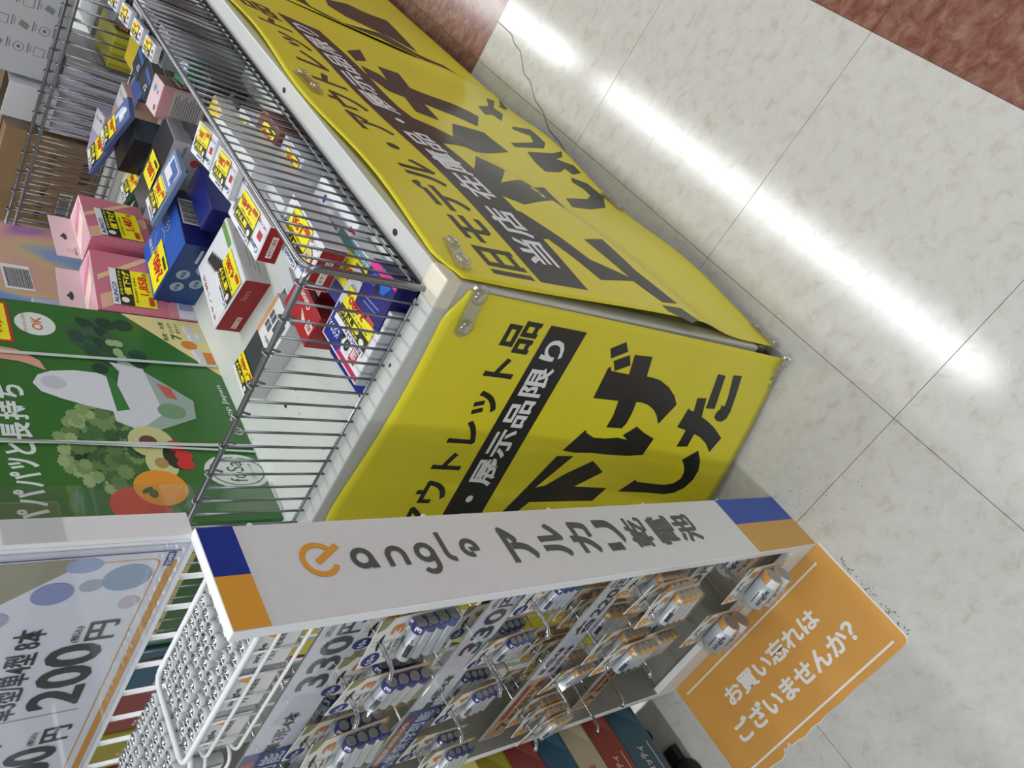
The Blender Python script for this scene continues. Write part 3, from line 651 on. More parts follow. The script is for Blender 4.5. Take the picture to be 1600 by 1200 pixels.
basket(-.722, -.521, .345, .440, .922, .974, 'white wire basket on the rack top, beside the signboard')
basket(-.897, -.728, .345, .440, .922, .962, 'smaller white wire basket on the rack top, cut by the bottom edge of the photo')
# upright cell: plus cap on top
m_sleeve = mat('white_cell_sleeve', (208, 210, 212), .3)
aa = MB().cyl((0, 0, 0), (0, 0, 1), [(0, .0066, CAP), (.001, .0071, m_sleeve), (.0475, .0071, m_sleeve), (.0488, .0062, m_chrome2), (.0488, .0030, m_chrome2), (.0502, .0028, m_chrome2)], m_sleeve, 14).mesh('battery', True)
lab_a = Art(); lab_a.rect(-.003, .012, .003, .036, (70, 72, 76)); lab_a.rect(-.001, .040, .001, .0415, (50, 50, 50))
def pack8(x, y, z, yaw, label, group, tiltx=0):
    e = empty('battery_multipack', (x, y, z), yaw); e.rotation_euler = (tiltx, 0, yaw); tag(e, label, 'battery pack', group)
    for i in range(4):
        for j in range(2):
            o = link('battery', aa, e); o.location = ((i - 1.5) * .0144, (j - .5) * .0144, random.uniform(0, .0015))
    MB().box(-.0305, -.0150, -.0005, .0305, .0150, .047, clear('shrink_film', (.97, .97, .98), .05, .1)).build('shrink_film', e)
    a = Art(); a.rect(-.026, .004, .026, .044, (222, 222, 220)); a.up(); a.text('angle', -.02, .03, .006, .038, (70, 72, 76), .02); a.text('アルカリ乾電池', -.02, .018, .016, .025, (70, 72, 76), .01); a.poly([(.012, .028), (.022, .028), (.018, .040)], OR)
    a.build('paper_band', e, (0, -.0151, 0), (1, 0, 0), (0, 0, 1))
k = 0
RN2 = ['at the front of the basket', 'in the middle of the basket', 'at the back of the basket']
for j in range(3):
    for i in range(3):
        pack8(-.553 - i * .0622, .3625 + j * .0305, .9255 + .002 * random.random(), random.uniform(-.03, .03), 'eight pack of upright silver batteries, %s from the signboard, %s' % (['first', 'second', 'third'][i], RN2[j]), 'battery multipacks in the top basket')
for j in range(3):
    for i in range(2): pack8(-.768 - i * .066, .3625 + j * .0305, .9235, random.uniform(-.02, .02), '%s eight pack %s, in the smaller basket' % (['nearer', 'farther'][i], RN2[j].replace(' of the basket', '')), 'battery multipacks in the small basket')

# ------------------------------------------------------------------ price sign board above the rack
ps = empty('price_sign', (-.71, .444, 1.006)); tag(ps, 'large white price board reading 200 yen, orange bordered, above the battery rack', 'price sign')
PW = .40; PH = .215
MB().box(-.20 - .002, -.004, 0, .192, .003, PH, m_whitemetal).build('board', ps, bevel=.001)
X = lambda x: x + .71; Z = lambda z: z - 1.006
a = Art(); a.rect(-.198, .0015, .188, PH - .002, (240, 241, 248)); a.up()
a.rect(-.198, .0045, .172, .0115, OR); a.rect(.168, .003, .188, PH, (232, 232, 242))
# rounded thin border
a.rect(-.198, .0185, X(-.546), .0197, OR); a.rect(X(-.5395), .0255, X(-.5383), PH, OR); a.arc(X(-.546), .0255, .007, .007, .0012, -90, 0, OR, 8)
a.poly([(X(-.5275), .066), (X(-.5265), PH), (X(-.60), PH), (X(-.585), .135)], (172, 166, 142))  # flat khaki four-sided patch, upper right of the sheet
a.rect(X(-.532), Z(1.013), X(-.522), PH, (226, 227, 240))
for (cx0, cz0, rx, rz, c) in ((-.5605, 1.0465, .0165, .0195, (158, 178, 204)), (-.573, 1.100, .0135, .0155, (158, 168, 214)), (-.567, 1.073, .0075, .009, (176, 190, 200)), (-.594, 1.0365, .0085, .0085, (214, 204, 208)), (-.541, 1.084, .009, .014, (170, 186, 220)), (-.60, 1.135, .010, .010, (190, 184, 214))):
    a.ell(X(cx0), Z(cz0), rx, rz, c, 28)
a.up()
DG = (66, 66, 70)
a.text('単3型/単4型 8本', X(-.745), Z(1.0925), X(-.615), Z(1.117), DG, .02)
a.text('200', X(-.738), Z(1.041), X(-.645), Z(1.086), DG, .035); a.text('円', X(-.642), Z(1.036), X(-.616), Z(1.0605), DG, .03); a.text('(税込)', X(-.642), Z(1.064), X(-.62), Z(1.0715), DG, .012)
a.rect(X(-.7485), Z(1.038), X(-.7475), Z(1.12), (150, 150, 160))
a.text('200', X(-.885), Z(1.041), X(-.802), Z(1.086), DG, .035); a.text('円', X(-.797), Z(1.036), X(-.773), Z(1.0605), DG, .03); a.text('(税込)', X(-.797), Z(1.064), X(-.776), Z(1.0715), DG, .012)
a.text('単3型 4本', X(-.875), Z(1.0925), X(-.775), Z(1.117), DG, .02)
a.text('乾電池', X(-.75), Z(1.145), X(-.60), Z(1.185), DG, .04)
a.rect(X(-.549), Z(1.0145), X(-.531), Z(1.0215), (30, 60, 140)); a.up(); a.text('EDiON', X(-.547), Z(1.016), X(-.533), Z(1.020), (235, 235, 240), .02)
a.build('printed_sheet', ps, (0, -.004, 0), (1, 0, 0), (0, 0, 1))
MB().tube([(X(-.5285), -.0060, .006), (X(-.5285), -.0060, PH)], .0004, mat('navy_line', (44, 44, 92), .4), 6).build('edge_cord', ps, True)
MB().box(-.2, -.0066, 0, .190, -.0056, PH, m_film).build('clear_sleeve', ps)
MB().box(.1925, -.004, 0, .1975, .022, PH - .03, m_whitemetal).build('side_frame', ps, bevel=.001)
MB().box(.1985, -.004, .098, .2005, .036, .14, m_acryl).build('acrylic_holder', ps, bevel=.0005)

# ================================================================== FLOOR STICKER
def fst():
    X0, X1, Y0, Y1 = -.903, -.504, .140, .334
    out = [(X0, Y1), (X0 + .0, Y0 + .01)]
    # torn bottom edge near the left, rounded right corner
    for x, y in ((-.89, .137), (-.84, .139), (-.812, .136), (-.80, .139), (-.796, .146), (-.789, .143), (-.783, .149), (-.778, .142), (-.765, .142), (-.75, .139), (-.73, .142), (-.71, .1405), (-.69, .1425), (-.66, .141), (-.62, .1425), (-.57, .141), (-.515, .142)): out.append((x, y))
    for k in range(6):
        t = math.radians(-90 + k * 18); out.append((X1 - .010 + .010 * math.cos(t), .152 + .010 * math.sin(t)))
    out += [(X1, Y1 - .03), (X1 + .0006, Y1)]
    return out
pts = fst()
b = MB(); mo = mat('orange_floor_vinyl', (212, 156, 78), .33, noise=.06, scale=7); mw = mat('vinyl_edge_white', (222, 220, 214), .4)
cxs = sum(p[0] for p in pts) / len(pts); cys = sum(p[1] for p in pts) / len(pts)
big = [(p[0] + (.003 if p[0] > -.52 else 0) , p[1] - (.0015 if p[1] < .2 and -.85 < p[0] < -.7 else 0)) for p in pts]
st = MB(); n = len(pts); st.face([(x, y, .0008) for x, y in big], mw)
for i in range(n): p, q = big[i], big[(i + 1) % n]; st.face([(*p, 0), (*q, 0), (*q, .0008), (*p, .0008)], mw)
so = st.build('floor_sticker'); tag(so, 'orange floor sticker with white Japanese lettering and a torn lower edge', 'floor sticker')
a = Art(); a.poly(pts, mo); a.up()
wt = (232, 230, 226)
a.rect(-.889, .3125, -.528, .3155, wt); a.rect(-.872, .1535, -.523, .157, wt)
a.text('お買い忘れは', -.826, .2435, -.591, .277, wt, .045); a.text('ございませんか？', -.853, .190, -.556, .2265, wt, .045)
a.build('printed_lettering', so, (0, 0, .0008), (1, 0, 0), (0, 1, 0), lift=.00025)

# ================================================================== PRODUCTS ON THE DECK
def barcode(a, x, y, w_, h_, q=0):
    a.rect(x, y, x + w_, y + h_, (225, 225, 225)); a.up(); t = .05
    rnd = random.Random(int(x * 1e4) + 3)
    while t < .93:
        b_ = rnd.uniform(.012, .04)
        if q: a.rect(x + w_ * .08, y + h_ * t, x + w_ * .85, y + h_ * min(t + b_, .95), (30, 30, 32))
        else: a.rect(x + w_ * t, y + h_ * .15, x + w_ * min(t + b_, .95), y + h_ * .95, (30, 30, 32))
        t += b_ + rnd.uniform(.012, .03)
def sticker(price, head=True, maker='', w_=.062, h_=.046):
    """price sticker art: maker strip, black header reading 値下げ, yellow field with a red price"""
    a = Art(); a.rect(0, 0, w_, h_, YEL); a.up()
    if head:
        a.rect(0, h_ * .52, w_, h_ * .84, (40, 38, 30)); a.rect(0, h_ * .84, w_, h_, (228, 230, 232)); a.up()
        a.text('値下げ', w_ * .28, h_ * .55, w_ * .95, h_ * .72, YEL, .06); a.text('店長のおすすめ', w_ * .26, h_ * .745, w_ * .95, h_ * .815, (225, 214, 60), .02)
        a.ell(w_ * .14, h_ * .72, w_ * .075, h_ * .09, (230, 228, 215), 14)
        if maker: a.text(maker, w_ * .04, h_ * .87, w_ * .6, h_ * .97, (20, 60, 150), .03)
        a.rect(w_ * .06, h_ * .06, w_ * .30, h_ * .18, (196, 70, 40)); a.text(price, w_ * .34, h_ * .12, w_ * .86, h_ * .36, RED, .03); a.text('円', w_ * .88, h_ * .12, w_ * .96, h_ * .24, BLACK, .02)
        a.text('展示品限り 在庫品', w_ * .10, h_ * .42, w_ * .8, h_ * .475, BLACK, .01)
    else:
        a.up(); a.text(price, w_ * .12, h_ * .3, w_ * .82, h_ * .72, RED, .03); a.text('円', w_ * .86, h_ * .3, w_ * .96, h_ * .5, BLACK, .02); a.rect(w_ * .1, h_ * .08, w_ * .5, h_ * .2, (60, 50, 20))
    return a
def product(name, label, cx, cy, z0, w_, d_, h_, yaw, body, top=None, front=None, right=None, arts=(), stickers=(), group='products in the wire fenced wagon', bevel=.0012, cat='box', tilt=(0, 0)):
    m = lambda c: None if c is None else mat('carton_%d_%d_%d' % c, c, .34, noise=.03, scale=30)
    o = MB().box(-w_ / 2, -d_ / 2, 0, w_ / 2, d_ / 2, h_, m(body), m(top), m(front), m(right)).build(name, bevel=bevel)
    o.location = (cx, cy, z0); o.rotation_euler = (tilt[0], tilt[1], math.radians(yaw)); tag(o, label, cat, group)
    def frame(face, rot):
        if face == 'top':
            return {0: ((-w_ / 2, -d_ / 2, h_), (1, 0, 0), (0, 1, 0)), 90: ((w_ / 2, -d_ / 2, h_), (0, 1, 0), (-1, 0, 0)), 180: ((w_ / 2, d_ / 2, h_), (-1, 0, 0), (0, -1, 0)), 270: ((-w_ / 2, d_ / 2, h_), (0, -1, 0), (1, 0, 0))}[rot]
        if face == 'front': return {0: ((-w_ / 2, -d_ / 2, 0), (1, 0, 0), (0, 0, 1)), 270: ((-w_ / 2, -d_ / 2, h_), (0, 0, -1), (1, 0, 0)), 90: ((w_ / 2, -d_ / 2, 0), (0, 0, 1), (-1, 0, 0))}[rot]
        return {0: ((w_ / 2, -d_ / 2, 0), (0, 1, 0), (0, 0, 1)), 270: ((w_ / 2, -d_ / 2, h_), (0, 0, -1), (0, 1, 0)), 90: ((w_ / 2, d_ / 2, 0), (0, 0, 1), (0, -1, 0))}[rot]
    for face, rot, art in arts: art.build('printed_face', o, *frame(face, rot))
    for face, rot, u, v, art in stickers:
        O, U, V = [Vector(q) for q in frame(face, rot)]; N = U.cross(V)
        art.build('price_sticker', o, O + U * u + V * v + N * .0014, U, V)
    return o
def A_(): return Art()

# --- toner box, near centre: local x = -X side... long side runs away from the viewer
art = A_().rect(.004, .002, .122, .109, (222, 224, 228)); art.up()
art.rect(.075, .001, .127, .0095, (226, 226, 224)); art.rect(.078, .006, .126, .018, (96, 156, 62))
for i in range(8):
    art.poly([(.065 + i * .006, .040 + i * .003), (.070 + i * .006, .036 + i * .003), (.078 + i * .005, .062 + i * .002), (.073 + i * .005, .068 + i * .002)], (48, 50, 52))
art.text('キヤノン純正', .01, .098, .10, .105, (170, 40, 40), .01)
rd = A_().rect(.001, .001, .112, .037, (150, 12, 22)); rd.up(); rd.rect(.008, .010, .034, .018, (220, 205, 200)); rd.up(); rd.text('キヤノン純正', .010, .0115, .032, .0165, (150, 12, 22), .01); rd.text('Satera', .07, .022, .092, .031, (196, 120, 120), .01)
gy = A_()
for i in range(3): gy.rect(.018 + .006 * i, .016 + .006 * i - .004, .062 + .004 * i, .0168 + .006 * i - .004, (80, 80, 84))
gy.ell(.105, .028, .006, .003, (90, 90, 96)); 
product('toner_box', 'white toner carton with dark red end and 4,280 yen sticker, centre of the wagon', -.596, 1.018, ZD, .112, .127, .040, -13, (214, 212, 212), (222, 224, 228), (150, 12, 22), (196, 194, 196),
        [('top', 90, art), ('front', 0, rd), ('right', 0, gy)], [('top', 90, .004, .010, sticker('4,280', True, 'Canon', .068, .060))])
# --- large blue box
art = A_().rect(.002, .002, .108, .138, (30, 88, 178)); art.up(); art.rect(.03, .095, .06, .125, (60, 112, 196)); art.text('くらしの', .066, .03, .100, .05, (190, 205, 235), .01)
art.arc(.075, .075, .02, .02, .001, 0, 300, (190, 205, 235)); art.text('空気清浄', .072, .10, .104, .112, (220, 226, 240), .01)
fr = A_()
for i, (x, y) in enumerate(((.020, .045), (.050, .046), (.032, .018), (.066, .020))): fr.ell(x + .02, y, .011, .011, (150, 170, 190), 18)
fr.up()
for i, (x, y) in enumerate(((.020, .045), (.050, .046), (.032, .018), (.066, .020))): fr.text('機能', x + .013, y - .003, x + .027, y + .003, (40, 60, 110), .01)
fr.rect(.10, .035, .13, .040, (190, 200, 215))
rt = A_(); barcode(rt, .045, .028, .055, .036)
product('blue_appliance_box', 'deep blue carton with large 2480 yen sticker and barcode end', -.655, 1.172, ZD, .138, .112, .068, -15, (24, 40, 110), (30, 88, 178), (26, 62, 120), (28, 30, 98),
        [('top', 90, art), ('front', 0, fr), ('right', 0, rt)], [('top', 90, .004, .066, sticker('2480', False, '', .066, .062))])
product('blue_appliance_box', 'plain navy carton behind the blue 2480 yen box', -.545, 1.150, ZD, .045, .10, .052, -12, (24, 34, 112), arts=[('right', 0, A_().rect(.01, .01, .08, .012, (150, 30, 50)))])

# --- two pink hanging boxes standing up
def pink(label, x, y, yaw, price, h_=.156):
    e = empty('pink_massager_box', (x, y, ZD), math.radians(yaw)); tag(e, label, 'box', 'pink hanging boxes')
    w_, d_ = .050, .122
    b = MB().box(-w_, 0, 0, 0, d_, h_, mat('pink_carton', (206, 120, 138), .3), top=mat('pink_gem_top', (222, 196, 202), .25)).build('carton', e, bevel=.001)
    a = A_(); a.rect(.002, .046, d_ - .002, h_ - .003, (204, 118, 138)); a.rect(.002, .002, d_ - .002, .046, (212, 140, 152)); a.rect(.002, .0, d_ - .002, .030, (222, 218, 226)); a.up()
    a.poly([(.002, .150), (.03, .150), (.085, .05), (.06, .046)], (222, 176, 150)); a.poly([(.06, .150), (.07, .150), (d_ - .002, .075), (d_ - .002, .06)], (226, 190, 150))  # diagonal highlights painted across the pink face
    a.rect(.020, .004, .095, .028, (150, 156, 198)); a.up(); a.arc(.045, .016, .012, .009, .0015, 20, 330, (60, 64, 110)); a.arc(.072, .016, .010, .008, .0015, 0, 300, (60, 64, 110))
    a.arc(.060, .066, .007, .007, .0008, 0, 360, (120, 60, 80)); a.text('M', .057, .063, .063, .069, (110, 60, 80), .01); a.text('MIVIOS', .032, .040, .070, .049, (120, 80, 96), .005)
    a.build('printed_face', b, (0, 0, 0), (0, 1, 0), (0, 0, 1))
    t = A_(); t.rect(.005, .005, .045, d_ - .005, (222, 168, 184)); t.up(); t.poly([(.006, .01), (.044, .06), (.044, .09), (.006, .05)], (236, 214, 196)); t.poly([(.006, .06), (.044, .10), (.044, .116), (.006, .08)], (220, 130, 158))
    t.build('printed_lid', b, (-w_, 0, h_), (1, 0, 0), (0, 1, 0))
    tb = MB().box(-w_ - .0006, .006, h_ - .02, -w_ + .0008, d_ - .006, h_ + .036, mat('pale_pink_tab', (226, 200, 204), .45)).build('hang_tab', e)
    s_ = A_(); s_.ell(.055, .018, .009, .0035, (60, 58, 62), 14); s_.ell(.055, .0215, .0035, .003, (60, 58, 62), 10); s_.text('MIVIOS', .008, .004, .028, .008, (140, 90, 104), .005); s_.arc(.018, .014, .004, .004, .0006, 0, 360, (140, 90, 104), 14)
    s_.build('printed_tab', tb, (-w_ + .0009, .006, h_), (0, 1, 0), (0, 0, 1))
    st_ = sticker(price, True, 'ALINCO', .074, .068); st_.build('price_sticker', e, (.0016, .014, .064), (0, 1, 0), (0, 0, 1))
    return e
pink('upright pink hanging box with 1,858 yen sticker, standing against the green carton', -.746, 1.103, -16, '1,858')
pink('upright pink hanging box with 1,487 yen sticker, farther from the green carton', -.706, 1.246, -5, '1,487', .150)

# --- green salad storage carton, tall, facing the aisle
GRN = (52, 108, 44)
ge = empty('food_storage_carton', (-.755, .668, ZD), math.radians(-1.2)); tag(ge, 'tall green carton printed with a vacuum sealer, salad leaves and peppers', 'box')
gl, gh = .432, .40
gb = MB().box(-.262, 0, 0, 0, gl, gh, mat('green_carton', GRN, .3, noise=.05, scale=4)).build('carton', ge, bevel=.001)
gm = Art(); Yg = lambda y: y - .668; Zg = lambda z: z - ZD
LT = (206, 212, 206)
jag = [(-.01, .335), (.03, .34)]
# headline
for ch, y0, y1 in (('パ', .671, .699), ('パ', .703, .729), ('パ', .733, .757), ('ッ', .762, .780), ('と', .786, .806), ('長', .812, .842), ('持', .846, .880), ('ち', .885, .912)):
    gm.text(ch, Yg(y0), Zg(1.033), Yg(y1), Zg(1.066), (214, 220, 218), .035)
# ok bubble, red edged tag
gm.ell(Yg(1.047), Zg(.999), .026, .026, (218, 224, 220), 26); gm.rect(Yg(1.0), Zg(1.03), Yg(1.09), Zg(1.07), (190, 50, 40))
gm.poly([(Yg(1.099), Zg(.874)), (Yg(1.099), Zg(.745)), (Yg(.967), Zg(.742)), (Yg(.962), Zg(.748))], (228, 212, 150))
gm.ell(Yg(.757), Zg(.788), .033, .047, (210, 218, 212), 30)
# broccoli
rnd = random.Random(3)
for i in range(34): gm.ell(Yg(1.01 + rnd.gauss(0, .028)), Zg(.915 + rnd.gauss(0, .020)), rnd.uniform(.010, .018), rnd.uniform(.010, .016), [(38, 74, 50), (30, 62, 42), (54, 92, 62)][i % 3], 9, rnd.random())
gm.up()
gm.rect(Yg(1.004), Zg(1.034), Yg(1.086), Zg(1.066), YEL)
gm.text('OK', Yg(1.033), Zg(.990), Yg(1.063), Zg(1.004), (206, 122, 40), .03); gm.text('やわらかい食材も', Yg(1.024), Zg(1.010), Yg(1.070), Zg(1.016), (206, 122, 40), .01)
for i in range(6): gm.ell(Yg(1.0 + rnd.uniform(-.02, .03)), Zg(.905 + rnd.uniform(-.02, .01)), .008, .007, (150, 176, 120), 9)
gm.text('7', Yg(1.046), Zg(.79), Yg(1.060), Zg(.806), GRN, .05); gm.text('コンテナ', Yg(1.062), Zg(.799), Yg(1.088), Zg(.806), GRN, .03); gm.text('点セット', Yg(1.062), Zg(.789), Yg(1.088), Zg(.796), GRN, .03); gm.text('角型・丸型', Yg(1.04), Zg(.812), Yg(1.088), Zg(.82), GRN, .03)
gm.rect(Yg(.985), Zg(.750), Yg(1.02), Zg(.765), (212, 126, 48)); gm.ell(Yg(1.035), Zg(.782), .011, .013, (212, 126, 48))
for (y, z) in ((1.075, .775), (1.055, .772), (1.06, .758), (1.015, .775), (1.0, .772)): gm.rect(Yg(y - .010), Zg(z - .007), Yg(y + .010), Zg(z + .005), (206, 208, 210)); gm.ell(Yg(y), Zg(z + .005), .010, .003, (228, 228, 230))
gm.arc(Yg(.757), Zg(.788), .027, .040, .0016, 0, 350, (60, 104, 54)); gm.text('foSa', Yg(.737), Zg(.778), Yg(.776), Zg(.803), (60, 104, 54), .0); gm.text('フォーサ', Yg(.742), Zg(.764), Yg(.772), Zg(.770), (60, 104, 54), .005)
# lettuce fan with frilled pale rim
for i in range(150):
    t = rnd.uniform(-1.25, 1.0); R_ = rnd.uniform(.015, .105) if i < 100 else rnd.uniform(.092, .116)
    y_ = .800 - math.sin(t) * R_ * .85; z_ = .895 + math.cos(t) * R_
    gm.poly([(Yg(y_) + math.sin(a_) * q_, Zg(z_) + math.cos(a_) * q_ * .8) for a_, q_ in [(k * .349 + t, (.011 if i < 100 else .008) * (1 + .28 * (k % 2))) for k in range(18)]], [(66, 104, 56), (88, 122, 66), (54, 86, 48), (110, 140, 84)][i % 4] if i < 100 else [(128, 154, 98), (150, 170, 116)][i % 2], gm.l + .012 * (i % 40))
gm.up()
# vacuum pump body, sealing lid, clear container
ol = lambda l: [(Yg(y), Zg(z)) for y, z in l]
gm.poly(ol([(.955, .900), (.985, .905), (.98, .890), (.90, .812), (.862, .818), (.834, .878), (.83, .905), (.86, .915)]), (150, 168, 160))
gm.poly(ol([(.955, .905), (.975, .915), (.965, .870), (.87, .862), (.845, .890), (.835, .905), (.85, .93), (.87, .93)]), (206, 208, 214))
gm.poly(ol([(.938, .918), (.948, .935), (.950, .965), (.945, .995), (.935, 1.012), (.918, 1.020), (.902, 1.012), (.890, .99), (.878, .96), (.868, .925), (.872, .908)]), (214, 216, 222))
gm.poly(ol([(.870, .925), (.874, .907), (.938, .915), (.944, .925)]), (56, 118, 58))
gm.ell(Yg(.812), Zg(.893), .030, .030, (196, 196, 136), 20); gm.ell(Yg(.772), Zg(.888), .028, .021, (200, 200, 140), 20); gm.ell(Yg(.785), Zg(.868), .024, .016, (36, 44, 28), 14)
gm.ell(Yg(.700), Zg(.935), .030, .033, (206, 72, 44), 20); gm.ell(Yg(.686), Zg(.912), .014, .016, (196, 62, 40), 16)
for y, z in ((.805, .864), (.786, .856), (.770, .857)): gm.ell(Yg(y), Zg(z), .0105, .012, (204, 44, 40), 16)
gm.poly(ol([(.99, 1.06), (.985, 1.03), (.965, 1.005), (.945, 1.0), (.955, 1.018), (.96, 1.03), (.965, 1.07)]), (214, 158, 138))
gm.up()
gm.ell(Yg(.922), Zg(.995), .013, .015, (192, 194, 200), 18); gm.ell(Yg(.812), Zg(.897), .012, .012, (104, 60, 46), 16); gm.ell(Yg(.772), Zg(.889), .010, .009, (172, 140, 84), 14)
gm.ell(Yg(.728), Zg(.900), .031, .034, (226, 148, 34), 24); gm.poly(ol([(.935, .858), (.905, .85), (.90, .835), (.925, .84)]), (190, 90, 80)); gm.ell(Yg(.875), Zg(.85), .016, .02, (112, 146, 110), 14)
gm.text('shop Japan', Yg(.852), Zg(.757), Yg(.940), Zg(.768), (214, 222, 214), .015); gm.arc(Yg(.838), Zg(.762), .008, .008, .0018, 0, 360, (214, 222, 214))
gm.up(); gm.ell(Yg(.718), Zg(.912), .008, .006, (72, 92, 44), 10); gm.ell(Yg(.724), Zg(.918), .004, .009, (60, 84, 40), 8, .6); gm.text('10,780', Yg(1.02), Zg(1.040), Yg(1.08), Zg(1.058), RED, .03)
gm.build('printed_face', gb, (0, 0, -.012), (0, 1, 0), (0, 0, 1), lift=.0002)
fa = Art(); fa.rect(.01, .10, .25, .16, (222, 200, 130)); fa.rect(.02, .20, .24, .30, (40, 84, 44)); fa.up(); fa.text('野菜 肉 魚 長持ち', .03, .115, .23, .145, (60, 70, 40), .03); fa.rect(.15, .06, .245, .085, (206, 122, 52))
fa.build('printed_face', gb, (-.262, 0, 0), (1, 0, 0), (0, 0, 1))
m_strap = mat('white_packing_strap', (196, 204, 200), .3)
for y0, y1 in ((.985, .972), (.806, .806), (.794, .812)):
    s_ = Art(); s_.line(Yg(y0), 0, Yg(y1), gh, .006 if y0 != .794 else .004, m_strap); s_.build('packing_strap', ge, (.0025, 0, 0), (0, 1, 0), (0, 0, 1))
MB().box(.006, .010, .0, .0075, .060, gh - .02, m_film).build('loose_film_band', ge)

# --- holographic carton with barcode behind the pink boxes
mh = bpy.data.materials.new('iridescent_carton'); mh.use_nodes = True; nt = mh.node_tree; bs = nt.nodes['Principled BSDF']
tcn = nt.nodes.new('ShaderNodeTexCoord'); nz = nt.nodes.new('ShaderNodeTexNoise'); nz.inputs['Scale'].default_value = 4.5; nz.inputs['Detail'].default_value = 1; nz.inputs['Distortion'].default_value = .8
rr = nt.nodes.new('ShaderNodeValToRGB'); el = rr.color_ramp.elements
el[0].position = .25; el[0].color = (*srgb((120, 124, 190)), 1); el[1].position = .8; el[1].color = (*srgb((214, 160, 140)), 1)
for p_, c_ in ((.38, (118, 150, 200)), (.46, (200, 176, 128)), (.56, (206, 150, 150)), (.66, (150, 110, 170))): q_ = el.new(p_); q_.color = (*srgb(c_), 1)
nt.links.new(tcn.outputs['Object'], nz.inputs['Vector']); nt.links.new(nz.outputs['Fac'], rr.inputs[0]); nt.links.new(rr.outputs[0], bs.inputs['Base Color']); bs.inputs['Roughness'].default_value = .3
ho = MB().box(-.16, -.20, 0, 0, .20, .34, mh).build('iridescent_carton', bevel=.0015); ho.location = (-.868, 1.34, ZD); ho.rotation_euler = (0, 0, math.radians(2)); tag(ho, 'tall pastel rainbow carton with a barcode, behind the pink boxes', 'box')
a = A_(); barcode(a, .17, .185, .08, .045, 1); a.text('JEWELRY', .10, .245, .15, .255, (110, 70, 120), .01); a.build('printed_face', ho, (0.0, -.2, 0), (0, 1, 0), (0, 0, 1))
for i, (y, zz) in enumerate(((1.165, .226), (1.120, .222))):
    product('lilac_gift_box', ['pale lilac box nearer the rainbow carton, above the pink hang tabs', 'pale lilac box nearer the green carton, above the pink hang tabs'][i], -.826, y - .01, ZD, .072, .042, zz, 4, (168, 178, 214), (186, 190, 222))
product('receipt_roll_card', 'thin white printed slip lying over the two lilac boxes', -.84, 1.118, ZD + .228, .055, .085, .001, 12, (206, 210, 216), arts=[('top', 90, A_().rect(.01, .01, .07, .014, (110, 112, 120)).rect(.01, .02, .06, .023, (110, 112, 120)).rect(.01, .03, .07, .033, (110, 112, 120)))], bevel=0, cat='slip')

# --- bulb carton, tool box, hanging packs
art = A_().rect(.003, .003, .157, .062, (186, 184, 190)); art.up(); art.ell(.060, .036, .012, .013, (104, 98, 102), 20); art.rect(.055, .012, .065, .026, (104, 98, 102)); art.rect(.080, .04, .11, .052, (70, 80, 92)); art.rect(.08, .024, .10, .030, (186, 50, 50)); art.ell(.125, .035, .007, .007, (196, 70, 70)); art.rect(.01, .004, .055, .034, (26, 26, 28))
art.text('調光 調色 対応', .08, .055, .15, .060, (60, 60, 66), .01); art.rect(.12, .008, .15, .028, (120, 118, 96)); art.rect(.014, .008, .026, .020, (190, 110, 104)); 
rt = A_().rect(.002, .002, .078, .062, (150, 150, 154)); rt.up(); rt.text('スマート', .012, .02, .03, .05, (60, 60, 66), .02); rt.poly([(.03, .01), (.06, .01), (.075, .05), (.04, .055)], (120, 122, 126))
product('light_bulb_box', 'silver and black carton printed with a grey light bulb', -.578, 1.292, ZD, .158, .075, .078, -6, (150, 150, 156), (38, 38, 42), (186, 184, 190), (150, 150, 154), [('front', 0, art), ('right', 0, rt)], [('top', 90, .012, .06, sticker('1,000', False, '', .050, .05))])
art = A_().rect(.003, .003, .092, .09, (216, 216, 214)); art.rect(.085, .003, .092, .09, (206, 206, 40)); art.up(); art.poly([(.03, .035), (.06, .030), (.072, .040), (.060, .048), (.04, .046)], (70, 68, 76)); art.rect(.018, .050, .04, .062, (150, 150, 152)); art.line(.02, .02, .035, .02, .002, (80, 80, 84))
product('hand_tool_box', 'flat white box printed with a grey hand tool and yellow stripe', -.700, 1.515, ZD, .095, .094, .024, -2, (190, 190, 188), (216, 216, 214), (70, 78, 72), (66, 74, 68), [('top', 90, art)], [('top', 90, .004, .055, sticker('398', False, '', .03, .03))])
def flat_pack(label, x, y, z, w_, d_, yaw, c1, c2, price, tilt, maker='', head=True):
    a = A_().rect(.002, .002, d_ - .002, w_ - .002, c1); a.up(); r_ = random.Random(int(x * 1e4))
    for i in range(9): a.rect(r_.uniform(.004, d_ * .5), r_.uniform(.004, w_ * .4), r_.uniform(d_ * .5, d_ - .004), r_.uniform(w_ * .4, w_ * .55), [c2, (226, 228, 232), c1][i % 3])
    return product('blister_pack', label, x, y, z, w_, d_, .009, yaw, c1, arts=[('top', 90, a)], stickers=[('top', 90, d_ * .1, w_ * .45, sticker(price, head, maker, d_ * .8, w_ * .5))], tilt=tilt, cat='blister pack')
flat_pack('blue and white blister pack with 1,000 yen tag leaning on the bulb carton', -.570, 1.205, ZD + .078, .115, .060, -12, (120, 140, 176), (70, 100, 160), '1,000', (0, .05), 'Panasonic')
flat_pack('green blister pack leaning between tool box and bulb carton', -.655, 1.395, ZD + .052, .10, .05, -12, (40, 86, 60), (200, 206, 212), '1,000', (0, .18), 'OHM')
flat_pack('blue blister pack with curled 800 yen tag by the far fence', -.640, 1.475, ZD + .095, .12, .055, -22, (80, 96, 150), (190, 200, 220), '800', (0, .12), 'ELPA')
flat_pack('smaller blue pack with a second 800 yen tag', -.575, 1.415, ZD + .105, .10, .045, -24, (84, 100, 150), (190, 200, 220), '800', (0, .1), 'ELPA')
